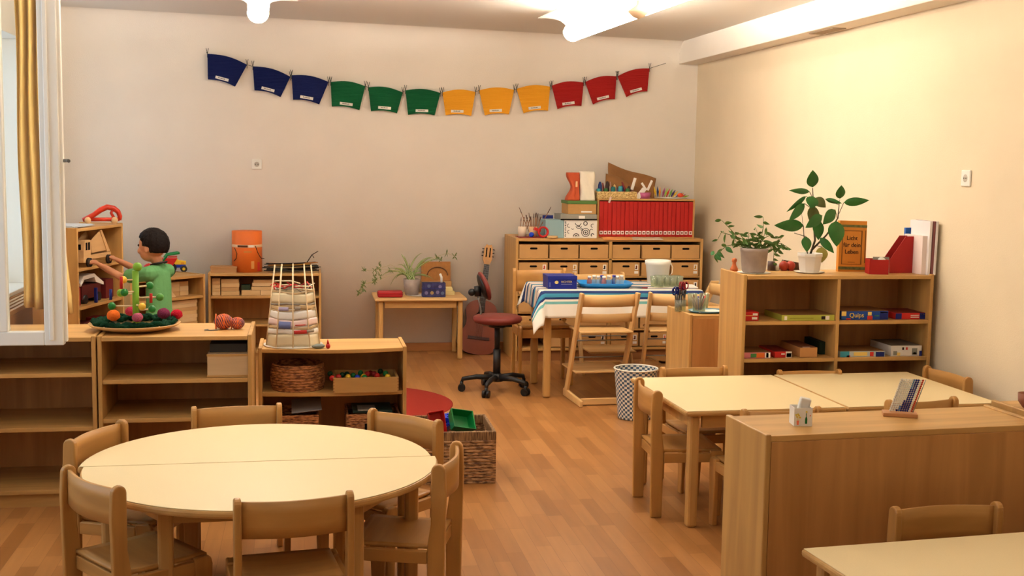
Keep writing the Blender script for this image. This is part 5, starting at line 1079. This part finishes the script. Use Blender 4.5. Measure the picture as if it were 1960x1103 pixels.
# ------------------------------------------------------------------ board games
def game(label, px0, px1, pyb, h, Y, d, m_, rz=0, patches=(), z=None, t=None, topm=None, name='board_game'):
    Y -= .058; a = at(px0, pyb, Y); b_ = at(px1, pyb, Y); w = b_.x-a.x; r = thing(name, label, 'board game', (a.x, Y, z), R(rz), 'board games on the game shelf')
    MB().box(0,w,0,d,0,h).build('box_body', m_, r, bev=.0015)
    if topm: MB().box(.001,w-.001,.001,d-.001,h,h+.0008).build('box_top', topm, r)
    b = MB(); ms = []
    for x0,x1,z0_,z1_,mm in patches:
        if mm not in ms: ms.append(mm)
        b.k = ms.index(mm); b.box(w*x0,w*x1,-.0009,0,h*z0_,h*z1_)
    if ms: b.build('printed_side', ms, r)
    if t: text('lettering', t[0], t[1], t[2], r, (w*t[3], -.0016, h*t[4]))
    return r
olive = mat('game_olive', (176,176,70), .5); Z1 = .7935; Z2 = .5965; Z3 = .4005
yel = mat('print_yellow', (236,204,110), .5); lb = mat('print_blue', (36,90,170), .5); gr_ = mat('print_green', (70,130,70), .5); ph = mat('print_white', (236,226,212), .5); rp = mat('print_red', (206,50,40), .5); tn = mat('print_teal', (70,160,180), .5)
bt = mat('game_top_brown', (130,90,50), .6, var=.2, vs=14)
game('small red game box at the left of the upper game board', 1423.5, 1452, 612, .046, 5.95, .10, mat('game_red',(200,40,34),.5), patches=((.0,.6,.56,.62,yel),(.6,.92,.6,.85,ph),(.55,.9,.15,.42,ph)), z=Z1)
game('large flat olive-green game box turned slightly, upper left compartment', 1496, 1597, 616, .031, 5.935, .24, olive, 9, ((.05,.10,.15,.8,ph),(.15,.6,.4,.5,mat('olive_dark',(140,138,50),.5)),(.75,.82,.2,.75,ink),(.83,.9,.15,.8,ph)), z=Z1, topm=bt); g_ = [q for q in bpy.data.objects if q.get('label','').startswith('large flat olive')][0]; g_.rotation_euler.z = R(0); 
game('blue game box with big yellow lettering, upper right compartment', 1610.5, 1700, 610, .046, 5.955, .22, mat('game_blue',(26,72,160),.5), 0, ((.0,.10,.45,.98,yel),(.0,.1,.1,.3,lb),(.10,.2,.02,.2,rp),(.56,.64,.5,.9,yel),(.55,.66,.0,.45,rp),(.70,.8,.4,.5,gr_),(.82,.99,.05,.95,navy),(.83,.98,.78,.88,ph)), z=Z1, t=('Quips', .034, mat('lettering_yellow',(240,200,60),.4), .32, .52), topm=bt)
game('red and navy game box, upper right by the wall', 1714, 1778, 609, .034, 5.96, .2, mat('game_red',(200,40,34),.5), 0, ((.0,.18,.05,.95,navy),(.45,.7,.55,.68,ph),(.45,.7,.25,.4,ph),(.72,1,.03,.97,navy),(.74,.98,.68,.8,ph)), z=Z1, topm=mat('game_redbrown',(120,44,30),.6))
game('low pink game box with green and orange prints, lower left compartment', 1420, 1475, 687, .031, 5.945, .2, mat('game_pink',(206,120,130),.5), 0, ((.30,.5,.15,.8,gr_),(.5,.78,.1,.9,orange),(.8,.98,.05,.95,ph),(.84,.92,.1,.9,concrete)), z=Z2, topm=bt)
game('small red game box with a navy end, lower left compartment', 1482, 1515, 684, .032, 5.955, .22, mat('game_red',(200,40,34),.5), 0, ((.0,.02,.1,.9,dark),(.66,1,.0,1,ph),(.70,.98,.1,.75,navy),(.4,.6,.5,.7,ph)), z=Z2, topm=mat('game_darkred',(110,30,26),.6))
b_ = game('plain wooden game box, lower left compartment', 1531, 1564, 683, .052, 5.95, .26, mat('wood_game',(196,140,84),.6), 0, (), z=Z2, topm=mat('wood_game_top',(120,70,44),.6), name='wooden_game_box'); MB().box(.02,.06,.01,.02,.0528,.0538).build('paper_label', ph, b_)
game('dark green box at the back of the lower left compartment', 1568, 1585, 676, .068, 6.04, .2, mat('box_darkgreen',(22,40,26),.6), 0, (), z=Z2, name='dark_box')
game('flat turquoise game box, lower right compartment', 1608, 1694, 682, .030, 5.945, .2, mat('game_pastel',(190,200,200),.5), 0, ((.0,.2,.0,1,tn),(.14,.22,.0,.3,rp),(.3,.6,.2,.85,yel),(.66,.74,.1,.85,rp),(.79,.98,.0,.9,navy),(.8,.97,.8,.95,ph)), z=Z2, topm=bt)
game('taller white game box with scattered animal prints, lower right compartment', 1705, 1764, 678, .056, 5.95, .24, mat('game_white',(214,208,200),.5), 0, ((.08,.2,.1,.5,mat('print_grey',(130,130,120),.6)),(.2,.3,.05,.35,yel),(.36,.42,.6,.85,ink),(.48,.54,.6,.85,rp),(.68,.85,.15,.75,mat('print_grey',(130,130,120),.6)),(.72,.82,.15,.35,yel),(.92,1,.0,.5,navy)), z=Z2, topm=mat('game_top_grey',(110,100,86),.6, var=.3, vs=20))
game('flat yellowish game box on the lowest visible board, behind the table', 1422, 1470, 745, .03, 5.94, .22, mat('game_straw',(206,176,90),.6), 0, (), z=Z3)
# ------------------------------------------------------------------ left-back shelves: blocks
bl = [mat('block_a',(206,170,120),.65), mat('block_b',(190,150,100),.65), mat('block_c',(214,182,136),.65)]
def block(x, y, z, w, d, h, lab, grp, rz=0, m_=None): 
    random_m = m_ or bl[(int(x*97)+int(z*131)) % 3]
    o = MB().box(0,w,0,d,0,h).build('wooden_block', random_m, None, loc=(x,y,z), rot=(0,0,rz), bev=.002); return tag(o, lab, 'wooden block', grp)
zz = .5155
for k in range(5): block(-.708, 9.66, zz+.0275*k, .062, .10, .027, 'flat wooden block in the leftmost stack on the back wall shelf', 'blocks in the leftmost stack, back wall shelf')
for k in range(4): block(-.638, 9.65+.003*(k % 2), zz+.0325*k, .14-.004*(k % 2), .10, .032, 'long wooden block in the second stack on the back wall shelf', 'blocks in the second stack, back wall shelf')
for k, (x, w, z) in enumerate(((-.482,.145,0),(-.335,.12,0),(-.405,.19,.0405),(-.400,.185,.071),(-.39,.16,.0985))): block(x, 9.66, zz+z, w, .10, .040 if z == 0 else .028 if z < .09 else .024, ['long pale block on the board between the block stacks, left one','pale block on the board between the block stacks, right one','lowest block of the crossed pile beside the stick tower','second block of the crossed pile beside the stick tower','top block of the crossed pile beside the stick tower'][k], None)
block(-.485, 9.68, zz+.0405, .07, .07, .04, 'dark green block on the long pale block', None, m_=mat('block_green',(40,56,36),.6))
for k in range(3): block(-.20+.10*k, 9.66, zz, .09, .1, .045, ['small pale block behind the stick tower, left of three','small pale block behind the stick tower, middle of three','small pale block behind the stick tower, right of three'][k], None)
b = MB(); b.box(0,.20,0,.13,0,.045); b.box(-.004,.204,-.004,.134,.038,.048); tag(b.build('flat_box', mat('flat_box_brown',(176,130,84),.7), None, loc=(-.72, 9.68, .6925)), 'flat brown box on the back wall shelf, left of the orange drum', 'box')
tag(MB().ball((0,0,.017), .017, 14).build('wooden_ball', palew, None, loc=(-.79, 9.66, .6905)), 'small pale wooden ball at the right end of the diagonal shelf', 'ball') if False else None
# block shelf standing diagonally: local frame
bsE = [q for q in bpy.data.objects if q.get('label','').startswith('low beech shelf standing diagonally')][0]
Mb = Matrix.Translation(bsE.location) @ Matrix.Rotation(bsE.rotation_euler.z, 4, 'Z')
def bblock(u, v, z, w, d, h, lab, grp, m_=None, nm='wooden_block'):
    p = Mb @ Vector((u, v, z)); o = MB().box(0,w,0,d,0,h).build(nm, m_ or bl[(int(u*97)+int(z*131)) % 3], None, loc=p, rot=(0,0,bsE.rotation_euler.z), bev=.002); return tag(o, lab, 'wooden block', grp)
for k in range(7):
    bblock(.36, .05, .3005+.0285*k, .30-.006*(k % 2), .11, .028, 'long flat wooden plank in the tall stack on the diagonal shelf', 'planks stacked on the middle board of the diagonal shelf')
for j in range(4):
    for k in range(3): bblock(.28+.085*j, .10, .5305+.0365*k, .082, .09, .036, 'small wooden block in the wall of blocks on the diagonal shelf', 'blocks piled on the upper board of the diagonal shelf')
p = Mb @ Vector((.42, .06, .5305)); tag(MB().prism([(-.045,0),(.045,0),(0,.055)], 0, .04, 'y').build('triangle_block', bl[2], None, loc=p, rot=(0,0,bsE.rotation_euler.z)), 'triangular wooden block in front of the small blocks on the diagonal shelf', 'wooden block')
# orange drum
c = at(473, 520, 9.78); r = thing('orange_drum', 'orange cylindrical tub with a pale band on the back wall shelf', 'tub', (c.x, 9.80, .6925)); om = mat('drum_orange', (226, 112, 42), .5, .3, var=.05, vs=12)
MB().lathe([(0,0),(.118,0),(.118,.325),(.114,.327),(0,.324)], n=48).build('tub_body', om, r); MB().lathe([(.1185,.198),(.1195,.2),(.1195,.218),(.1185,.22)], n=48).build('pale_band', mat('band_pale',(230,190,150),.6), r)
def arcp(a0, a1, z0_, z1_, rr): 
    def f(u, v): a = R(a0+(a1-a0)*u); return (rr*math.cos(a), rr*math.sin(a), z0_+(z1_-z0_)*v)
    return f
MB().grid(arcp(-125,-85,.2,.217,.1203), 10, 1).build('printed_label', mat('label_dark',(90,50,26),.7), r); MB().grid(arcp(-82,-62,.2,.217,.1203), 8, 1).build('printed_label', ph, r); MB().grid(arcp(-100,-70,.158,.172,.119), 8, 1).build('faded_label', mat('label_faded',(206,130,60),.7), r); MB().grid(arcp(-72,-60,.03,.09,.119), 6, 1).build('small_print', mat('label_sand',(216,150,80),.7), r); MB().grid(arcp(-45,-32,.01,.08,.119), 6, 1).build('red_print', rp, r)
MB().tube([(.1215*math.cos(R(a)), .1215*math.sin(R(a)), z) for a, z in ((-55,.21),(-45,.16),(-35,.13),(-22,.11))]+[(.135,-.03,.105)], .003, 6).tube([(.1215*math.cos(R(a)), .1215*math.sin(R(a)), z) for a, z in ((-140,.195),(-128,.15),(-132,.11),(-145,.09))], .003, 6).build('carry_cord', mat('cord_brown',(80,50,34),.8), r)
# sticks pile
random.seed(31); scol = [(64,54,44),(90,70,44),(196,150,70),(40,36,34),(180,120,60),(120,100,70),(60,70,64)]
for i in range(26):
    z = .6925+.010+.0055*(i//2)*.85+.002; x0 = random.uniform(-.32,-.22); x1 = random.uniform(.02,.12)
    if i < 8: x0, x1 = random.uniform(-.34,-.26), random.uniform(.08,.14)
    y0_, y1_ = random.uniform(9.64,9.86), random.uniform(9.64,9.86); m_ = random.uniform(-.008,.012); rr = random.uniform(.004,.0075)
    k = i % 7 if i > 8 else (0,3,1,6)[i % 4]
    o = MB().tube([(x0,y0_,z+.006),((x0+x1)/2,(y0_+y1_)/2,z+m_*.4+.004),(x1,y1_,z+.006+abs(m_))], [rr*.7,rr,rr*.8], 6).build('stick', mat('stick_%d' % k, scol[k], .8))
    tag(o, 'thin twig in the pile lying on the back wall shelf', 'stick', 'twigs piled on the back wall shelf')
tag(MB().tube([at(588,502,9.75), at(597,488,9.74), at(609,481,9.73)], [.004,.004,.003], 6).tube([at(598,489,9.74), at(601,494,9.74)], .003, 6).tube([at(588,502,9.75), at(584,512,9.76)], .004, 6).build('bent_twig', mat('stick_0', scol[0], .8)), 'bent forked twig rising above the pile of twigs', 'stick')
# ------------------------------------------------------------------ tall corner shelf contents
tsE = [q for q in bpy.data.objects if q.get('label','').startswith('tall brown shelf')][0]
ta = tsE.rotation_euler.z; Mt = Matrix.Translation(tsE.location) @ Matrix.Rotation(ta, 4, 'Z')
def tloc(u, v, z): return Mt @ Vector((u, v, z))
r = thing('wooden_truck', 'pale wooden toy tipper truck in the corner shelf, held by the child', 'toy truck', tloc(.075, -.035, .8725), ta); tw = wood('toy_wood', (206,164,112), 'x', .1, .6)
MB().box(.10,.47,.055,.155,.045,.075).build('chassis', tw, r, bev=.003)
MB().prism([(.045,.03),(.155,.03),(.155,.175),(.075,.175),(.050,.11)], .05, .16, 'y').build('cab', tw, r, bev=.003)
MB().box(.078,.100,.0485,.0505,.11,.16).box(.112,.138,.0485,.0505,.11,.16).box(.0478,.052,.07,.14,.115,.15).build('cab_window', dark, r)
MB().prism([(.175,.085),(.40,.090),(.30,.225),(.165,.165)], .055, .062, 'y').prism([(.175,.085),(.40,.090),(.30,.225),(.165,.165)], .148, .155, 'y').prism([(.400,.080),(.445,.082),(.325,.232),(.295,.232)], .050, .160, 'y').prism([(.165,.165),(.172,.165),(.182,.085),(.175,.085)], .062,.148,'y').build('tipper_body', tw, r, bev=.002)
for x in (.105, .40):
    for y in (.040, .170):
        w_ = MB().tube([(x,y-.010,.030),(x,y+.010,.030)], .030, 20).build('wheel', mat('tyre_dark', (44,34,30), .7), r); MB().tube([(x,y-.012,.030),(x,y+.012,.030)], .014, 14).build('hub', tw, w_)
def tbox(name, label, cat, u, v, z, w, d, h, m_, dz=0, bev=.003): return tag(MB().box(0,w,0,d,0,h).build(name, m_, None, loc=tloc(u, v, z), rot=(0,0,ta+dz), bev=bev), label, cat)
Za, Zb = .6225, .3705
tbox('red_toy_box', 'red toy box at the near end of the middle board of the corner shelf', 'toy', .03, .05, Za, .11, .12, .12, mat('toybox_red',(150,34,30),.6))
b = MB().ball((0,0,.03), .03, 14).box(-.03,.03,-.02,.02,.0,.012); tag(b.build('toy_figure', mat('toy_pinkred',(190,50,60),.6), None, loc=tloc(.06,.03,Za)), 'small pinkish red toy figure in front of the red toy box', 'toy') if False else None
r = thing('toy_crane', 'white and dark toy vehicle on the middle board of the corner shelf', 'toy vehicle', tloc(.17, .06, Za), ta)
MB().prism([(.0,.12),(.05,.16),(.20,.165),(.22,.13),(.34,.10),(.34,.12),(.235,.17),(.20,.19),(.04,.185),(-.01,.14)], 0, .09, 'y').build('white_frame', paper, r, bev=.002); MB().box(.02,.30,.005,.085,.03,.12).build('dark_body', mat('toy_darkred',(84,24,22),.6), r)
for x in (.06,.26): MB().tube([(x,-.005,.03),(x,.095,.03)], .030, 18).build('wheel', black, r)
tbox('blue_bar', 'slim upright blue toy bar on the middle board of the corner shelf', 'toy', .30, .015, Za, .018, .02, .10, navy)
tbox('red_building_toy', 'dark red toy building at the far end of the middle board of the corner shelf', 'toy', .54, .06, Za, .12, .14, .13, mat('toy_maroon',(100,26,26),.6))
for k, (u, w, h, m_) in enumerate(((.04,.12,.10,mat('toy_green',(24,60,40),.7)),(.18,.14,.13,mat('toy_darkred',(84,24,22),.6)),(.35,.15,.09,mat('toy_dark',(40,34,34),.7)),(.52,.13,.12,mat('toybox_red',(150,34,30),.6)))):
    tbox('toy_box', ['dark green','dark red','near-black','bright red'][k]+' toy crate on the lower board of the corner shelf', 'toy', u, .05, Zb, w, .15, h, m_)
tag(MB().box(0,.30,0,.30,0,.006).box(.02,.32,.02,.29,.006,.010).build('paper_sheets', mat('bluish_sheets',(190,196,204),.7), None, loc=tloc(.02,.03,1.1365), rot=(0,0,ta)), 'bluish white sheets of paper lying on top of the corner shelf', 'paper')
# red wooden car with ball wheels
r = thing('wooden_car', 'red arched wooden toy car with round wooden wheels on top of the corner shelf', 'toy car', (-1.475, 8.47, 1.137), R(14)); r.scale = (.72, .9, .80)
L0 = [(0.02,.03),(.06,.045),(.12,.075),(.18,.115),(.24,.14),(.30,.13),(.34,.10),(.355,.06),(.35,.028)]
MB().tube([(x,.045,z) for x,z in L0], [.018,.022,.022,.024,.024,.024,.023,.022,.018], 12).tube([(.06,.045,.035),(.35,.045,.035)], .017, 10).tube([(.30,.045,.13),(.275,.045,.09),(.30,.045,.05)], .014, 8).build('arched_body', mat('car_red', (196,52,28), .4, .4), r)
for x in (.06,.30):
    for y in (-.012,.102): MB().ball((x,y,.030), .030, 16, ry=.018).build('wheel', palew, r)
    MB().tube([(x,-.01,.03),(x,.10,.03)], .006, 8).build('axle', palew, r)
# toy vehicles on the diagonal shelf
bz = .6905+.0065*0
c = atz(337, 522, bz); r = thing('toy_tractor', 'yellow and blue toy tractor on the diagonal shelf', 'toy tractor', (c.x, c.y+.06, bz+.0005), R(8))
MB().box(-.06,.068,-.028,.028,.035,.058).build('blue_chassis', mat('tractor_blue',(30,60,170),.4), r, bev=.003); MB().prism([(.0,.058),(.07,.058),(.07,.085),(.01,.095),(.0,.12),(-.055,.12),(-.06,.058)], -.026,.026,'y').build('yellow_body', yellow, r, bev=.003)
MB().box(-.048,-.008,-.028,.028,.085,.113).build('cab_window', mat('window_red',(150,60,50),.4), r); MB().box(.03,.055,-.029,.029,.062,.078).build('engine_grille', mat('engine_orange',(220,150,40),.5), r); MB().box(-.066,.004,-.03,.03,.120,.126).build('cab_roof', red, r, bev=.002)
for x, rr in ((-.038,.036),(.052,.026)):
    for y in (-.035,.035): w_ = MB().tube([(x,y-.011,rr),(x,y+.011,rr)], rr, 20).build('wheel', black, r); MB().tube([(x,y-.012,rr),(x,y+.012,rr)], rr*.45, 14).build('hub', yellow if rr < .03 else paper, w_)
c = atz(340, 513, bz); r = thing('toy_tipper', 'red toy tipper trailer with a green rim behind the tractor', 'toy trailer', (-1.035, 9.56, bz+.0005), R(10))
MB().prism([(-.08,.055),(.03,.055),(.075,.13),(-.10,.13)], -.04,.04,'y').build('red_tub', red, r, bev=.003); MB().tube([(-.04,-.042,.10),(.0,-.045,.155),(.085,-.045,.168),(.085,.045,.168),(.0,.045,.155),(-.04,.042,.10)], .009, 8).build('green_frame', green, r)
for x in (-.05,.03): MB().tube([(x,-.045,.028),(x,.045,.028)], .028, 18).build('wheel', black, r); MB().box(-.07,.05,-.03,.03,.028,.055).build('chassis', mat('tractor_blue',(30,60,170),.4), r) if x > 0 else None
c = atz(268, 505, bz); tag(MB().ball((0,0,.05), .045, 14, rz=.05, ry=.03).box(-.05,.05,-.03,.03,0,.03).build('red_toy', red, None, loc=(-1.155, 9.42, bz)), 'red toy in front of the child\'s face on the diagonal shelf', 'toy')
# ------------------------------------------------------------------ the child
skin = mat('skin', (196, 138, 104), .6, .3, sss=.08)
fd = Vector((-.90, .43, 0)).normalized(); sd = Vector((-fd.y, fd.x, 0)); up = Vector((0,0,1))   # sd = child's left, towards the camera
sd = -sd if sd.y > 0 else sd
HC = at(291, 471, 7.93); KX, KY = HC.x, HC.y
tb = Vector((KX+.035, KY+.01, 0))                            # trunk axis on the floor
def W(f, s, z): return tb+fd*f+sd*s+up*z
def chain(b, pts, step=.35):
    for (p, r0), (q, r1) in zip(pts[:-1], pts[1:]):
        n = max(1, int((q-p).length/(min(r0, r1)*step)))
        for i in range(n+1): t = i/n; b.ball(p.lerp(q, t), r0+(r1-r0)*t, 10)
def ell(b, c, a, bb, cc, n=18):
    k = len(b.v); b.ball((0,0,0), 1, n)
    for i in range(k, len(b.v)): v = b.v[i]; b.v[i] = c+fd*(v.x*a)+sd*(v.y*bb)+up*(v.z*cc)
def remesh(o, vox, sm=4):
    q = o.modifiers.new('remesh', 'REMESH'); q.mode = 'VOXEL'; q.voxel_size = vox; q.use_smooth_shade = True
    q = o.modifiers.new('smooth', 'SMOOTH'); q.iterations = sm; q.factor = .5; return o
person = thing('child', 'young child with short dark hair and green T-shirt reaching for the wooden truck', 'person', (tb.x, tb.y, 0))
def pbuild(b, name, m_, vox, sm=4, par=None):
    for i in range(len(b.v)): b.v[i] = b.v[i]-Vector((tb.x, tb.y, 0))
    return remesh(b.build(name, m_, par or person), vox, sm)
b = MB()
hc = HC
ell(b, hc+up*.012-fd*.008, .092, .076, .088); ell(b, hc-up*.040+fd*.018, .066, .058, .062)          # skull, jaw
ell(b, hc+fd*.086-up*.018, .012, .009, .012); ell(b, hc+fd*.080-up*.052, .010, .018, .006)           # nose, mouth
for s in (-1, 1): ell(b, hc-up*.018-fd*.006+sd*(.074*s), .016, .008, .022); ell(b, hc+fd*.062-up*.032+sd*(.035*s), .02, .02, .02)
neck = W(.0, 0, hc.z-.115)
chain(b, [(hc-up*.055-fd*.012, .040), (neck, .036), (W(0,0,hc.z-.15), .045)])
shz = hc.z-.165
chain(b, [(W(0,-.075,shz), .042), (W(0,.075,shz), .042)]); 
for z, a, w_ in ((shz-.04,.055,.095),(shz-.10,.060,.095),(shz-.16,.060,.088),(shz-.22,.060,.085),(shz-.28,.066,.092),(shz-.33,.066,.092)): ell(b, W(0,0,z), a, w_, .05)
# arms towards the truck
Lsh, Rsh = W(.0,.105,shz-.005), W(.0,-.105,shz-.005)
Lh = tloc(.19, -.030, .8725+.030); Rh = tloc(.47, -.030, .8725+.036)
Lel = Lsh.lerp(Lh, .5)+Vector((-.0,-.035,-.055)); Rel = Rsh.lerp(Rh, .5)+Vector((.02,.0,-.055))
chain(b, [(Lsh,.034),(Lsh.lerp(Lel,.5),.031),(Lel,.025),(Lel.lerp(Lh,.5),.023),(Lh-(Lh-Lel).normalized()*.04,.016)]); chain(b, [(Rsh,.034),(Rsh.lerp(Rel,.5),.031),(Rel,.025),(Rel.lerp(Rh,.5),.023),(Rh-(Rh-Rel).normalized()*.04,.016)])
td = Vector((math.cos(ta), math.sin(ta), 0)); tn_ = Vector((-math.sin(ta), math.cos(ta), 0))
for hnd, el, s in ((Lh, Lel, 1), (Rh, Rel, -1)):
    d = (hnd-el).normalized(); wr = hnd-d*.04; pl_ = wr+d*.028
    k = len(b.v); b.ball((0,0,0), 1, 14); side = d.cross(up).normalized(); nn = side.cross(d)
    for i in range(k, len(b.v)): v = b.v[i]; b.v[i] = pl_+d*(v.x*.030)+side*(v.y*.024)+nn*(v.z*.011)
    for j, (o_, ln) in enumerate(((-.018,.034),(-.006,.040),(.006,.038),(.018,.030))):
        p0 = pl_+d*.020+side*o_; p1 = p0+d*ln*.55+nn*.004; p2 = p1+d*ln*.35-nn*.010; p3 = p2+d*ln*.12-nn*.014
        chain(b, [(p0,.0072),(p1,.0066),(p2,.0060),(p3,.0052)])
    p0 = pl_-side*.018*s; chain(b, [(p0,.0085),(p0-side*.016*s+d*.014-nn*.006,.0075),(p0-side*.018*s+d*.030-nn*.012,.0062)])
hz = shz-.36
for s, f in ((1,.03),(-1,-.03)): chain(b, [(W(0,.048*s,hz),.062),(W(f*.6,.052*s,hz*.72),.050),(W(f,.052*s,hz*.52),.038),(W(f,.052*s,hz*.34),.036),(W(f*.9,.052*s,.06),.025),(W(f*.9,.052*s,.045),.026)]); chain(b, [(W(f-.01,.052*s,.03),.024),(W(f+.07,.056*s,.024),.020)])
pbuild(b, 'body', skin, .0042, 3)
b = MB()        # shirt
prof_ = [(-.015,.058,.095),(-.06,.066,.104),(-.11,.070,.104),(-.17,.072,.100),(-.23,.074,.100),(-.29,.080,.106),(-.34,.084,.110)]
for (z0_,a0,w0),(z1_,a1,w1) in zip(prof_[:-1], prof_[1:]):
    for t in (0,.25,.5,.75,1): ell(b, W(-.002,0,shz+z0_+(z1_-z0_)*t), a0+(a1-a0)*t, w0+(w1-w0)*t, .040)
chain(b, [(W(0,-.085,shz-.002),.050),(W(0,.085,shz-.002),.050)]); chain(b, [(Lsh,.050),(Lsh.lerp(Lel,.66),.048)], .15); chain(b, [(Rsh,.050),(Rsh.lerp(Rel,.66),.048)], .15); chain(b, [(W(0,0,shz+.02),.046),(W(0,0,shz+.03),.044)])
pbuild(b, 'shirt', mat('shirt_green', (96, 150, 96), .85, .1, bump=.3, bs=40), .006, 5)
b = MB(); b.tube([W(.048*math.cos(a)-.004, .050*math.sin(a), shz+.052-.012*math.cos(a)) for a in [2*PI*i/24 for i in range(25)]], .0075, 8, caps=False)
for i in range(len(b.v)): b.v[i] = b.v[i]-Vector((tb.x, tb.y, 0))
b.build('neckband', black, person)
b = MB()
for s, f in ((1,.03),(-1,-.03)): chain(b, [(W(0,.050*s,hz+.02),.074),(W(f*.6,.055*s,hz*.72),.060),(W(f,.055*s,hz*.45),.050),(W(f,.055*s,hz*.20),.044),(W(f*.9,.055*s,.07),.042)])
pbuild(b, 'trousers', mat('trousers_navy', (40, 44, 60), .85, .1), .007, 5)
for s, f in ((1,.03),(-1,-.03)):
    b = MB(); chain(b, [(W(f-.015,.053*s,.034),.033),(W(f+.04,.055*s,.030),.030),(W(f+.08,.056*s,.026),.026)])
    for i in range(len(b.v)): b.v[i].z = max(b.v[i].z, .001)
    pbuild(b, 'shoe', mat('shoe_dark', (40,36,36), .6), .006, 3)
b = MB(); random.seed(1)
for i in range(520):
    z = 1-2*(i+.5)/520; a = i*2.39996; rr = math.sqrt(1-z*z); f_, s_ = rr*math.cos(a), rr*math.sin(a)
    ok = (z > .50) or (f_ < .55 and z > .30) or (f_ < .12 and z > .02) or (f_ < -.22 and z > -.52)
    if f_ > .5 and z < .55+.08*math.sin(s_*9): ok = z > .42 and f_ < .9
    if not ok: continue
    p = hc+up*.014-fd*.010+fd*(f_*.094)+sd*(s_*.079)+up*(z*.093); b.ball(p, .0125+.003*math.sin(i*1.7), 8)
ell(b, hc+up*.022-fd*.014, .092, .080, .088)
k = [i for i in range(len(b.v))]
hb_ = b
# trim the inner ellipsoid away from the face
for i in range(len(b.v)):
    q = b.v[i]-hc; 
    if q.dot(fd) > .048 and q.z < .040: b.v[i] = hc+fd*.03+up*.05+(b.v[i]-hc)*.1
pbuild(b, 'hair', mat('hair_dark', (20, 12, 9), .7, .15, bump=.6, bs=90), .006, 2)
b = MB()
for s in (-1, 1): b.ball(hc+fd*.076+up*.004+sd*(.030*s)-Vector((tb.x,tb.y,0)), .0085, 12)
b.build('eye', mat('eye_dark', (40,26,20), .2, .6), person)
SC.view_settings.exposure = .83
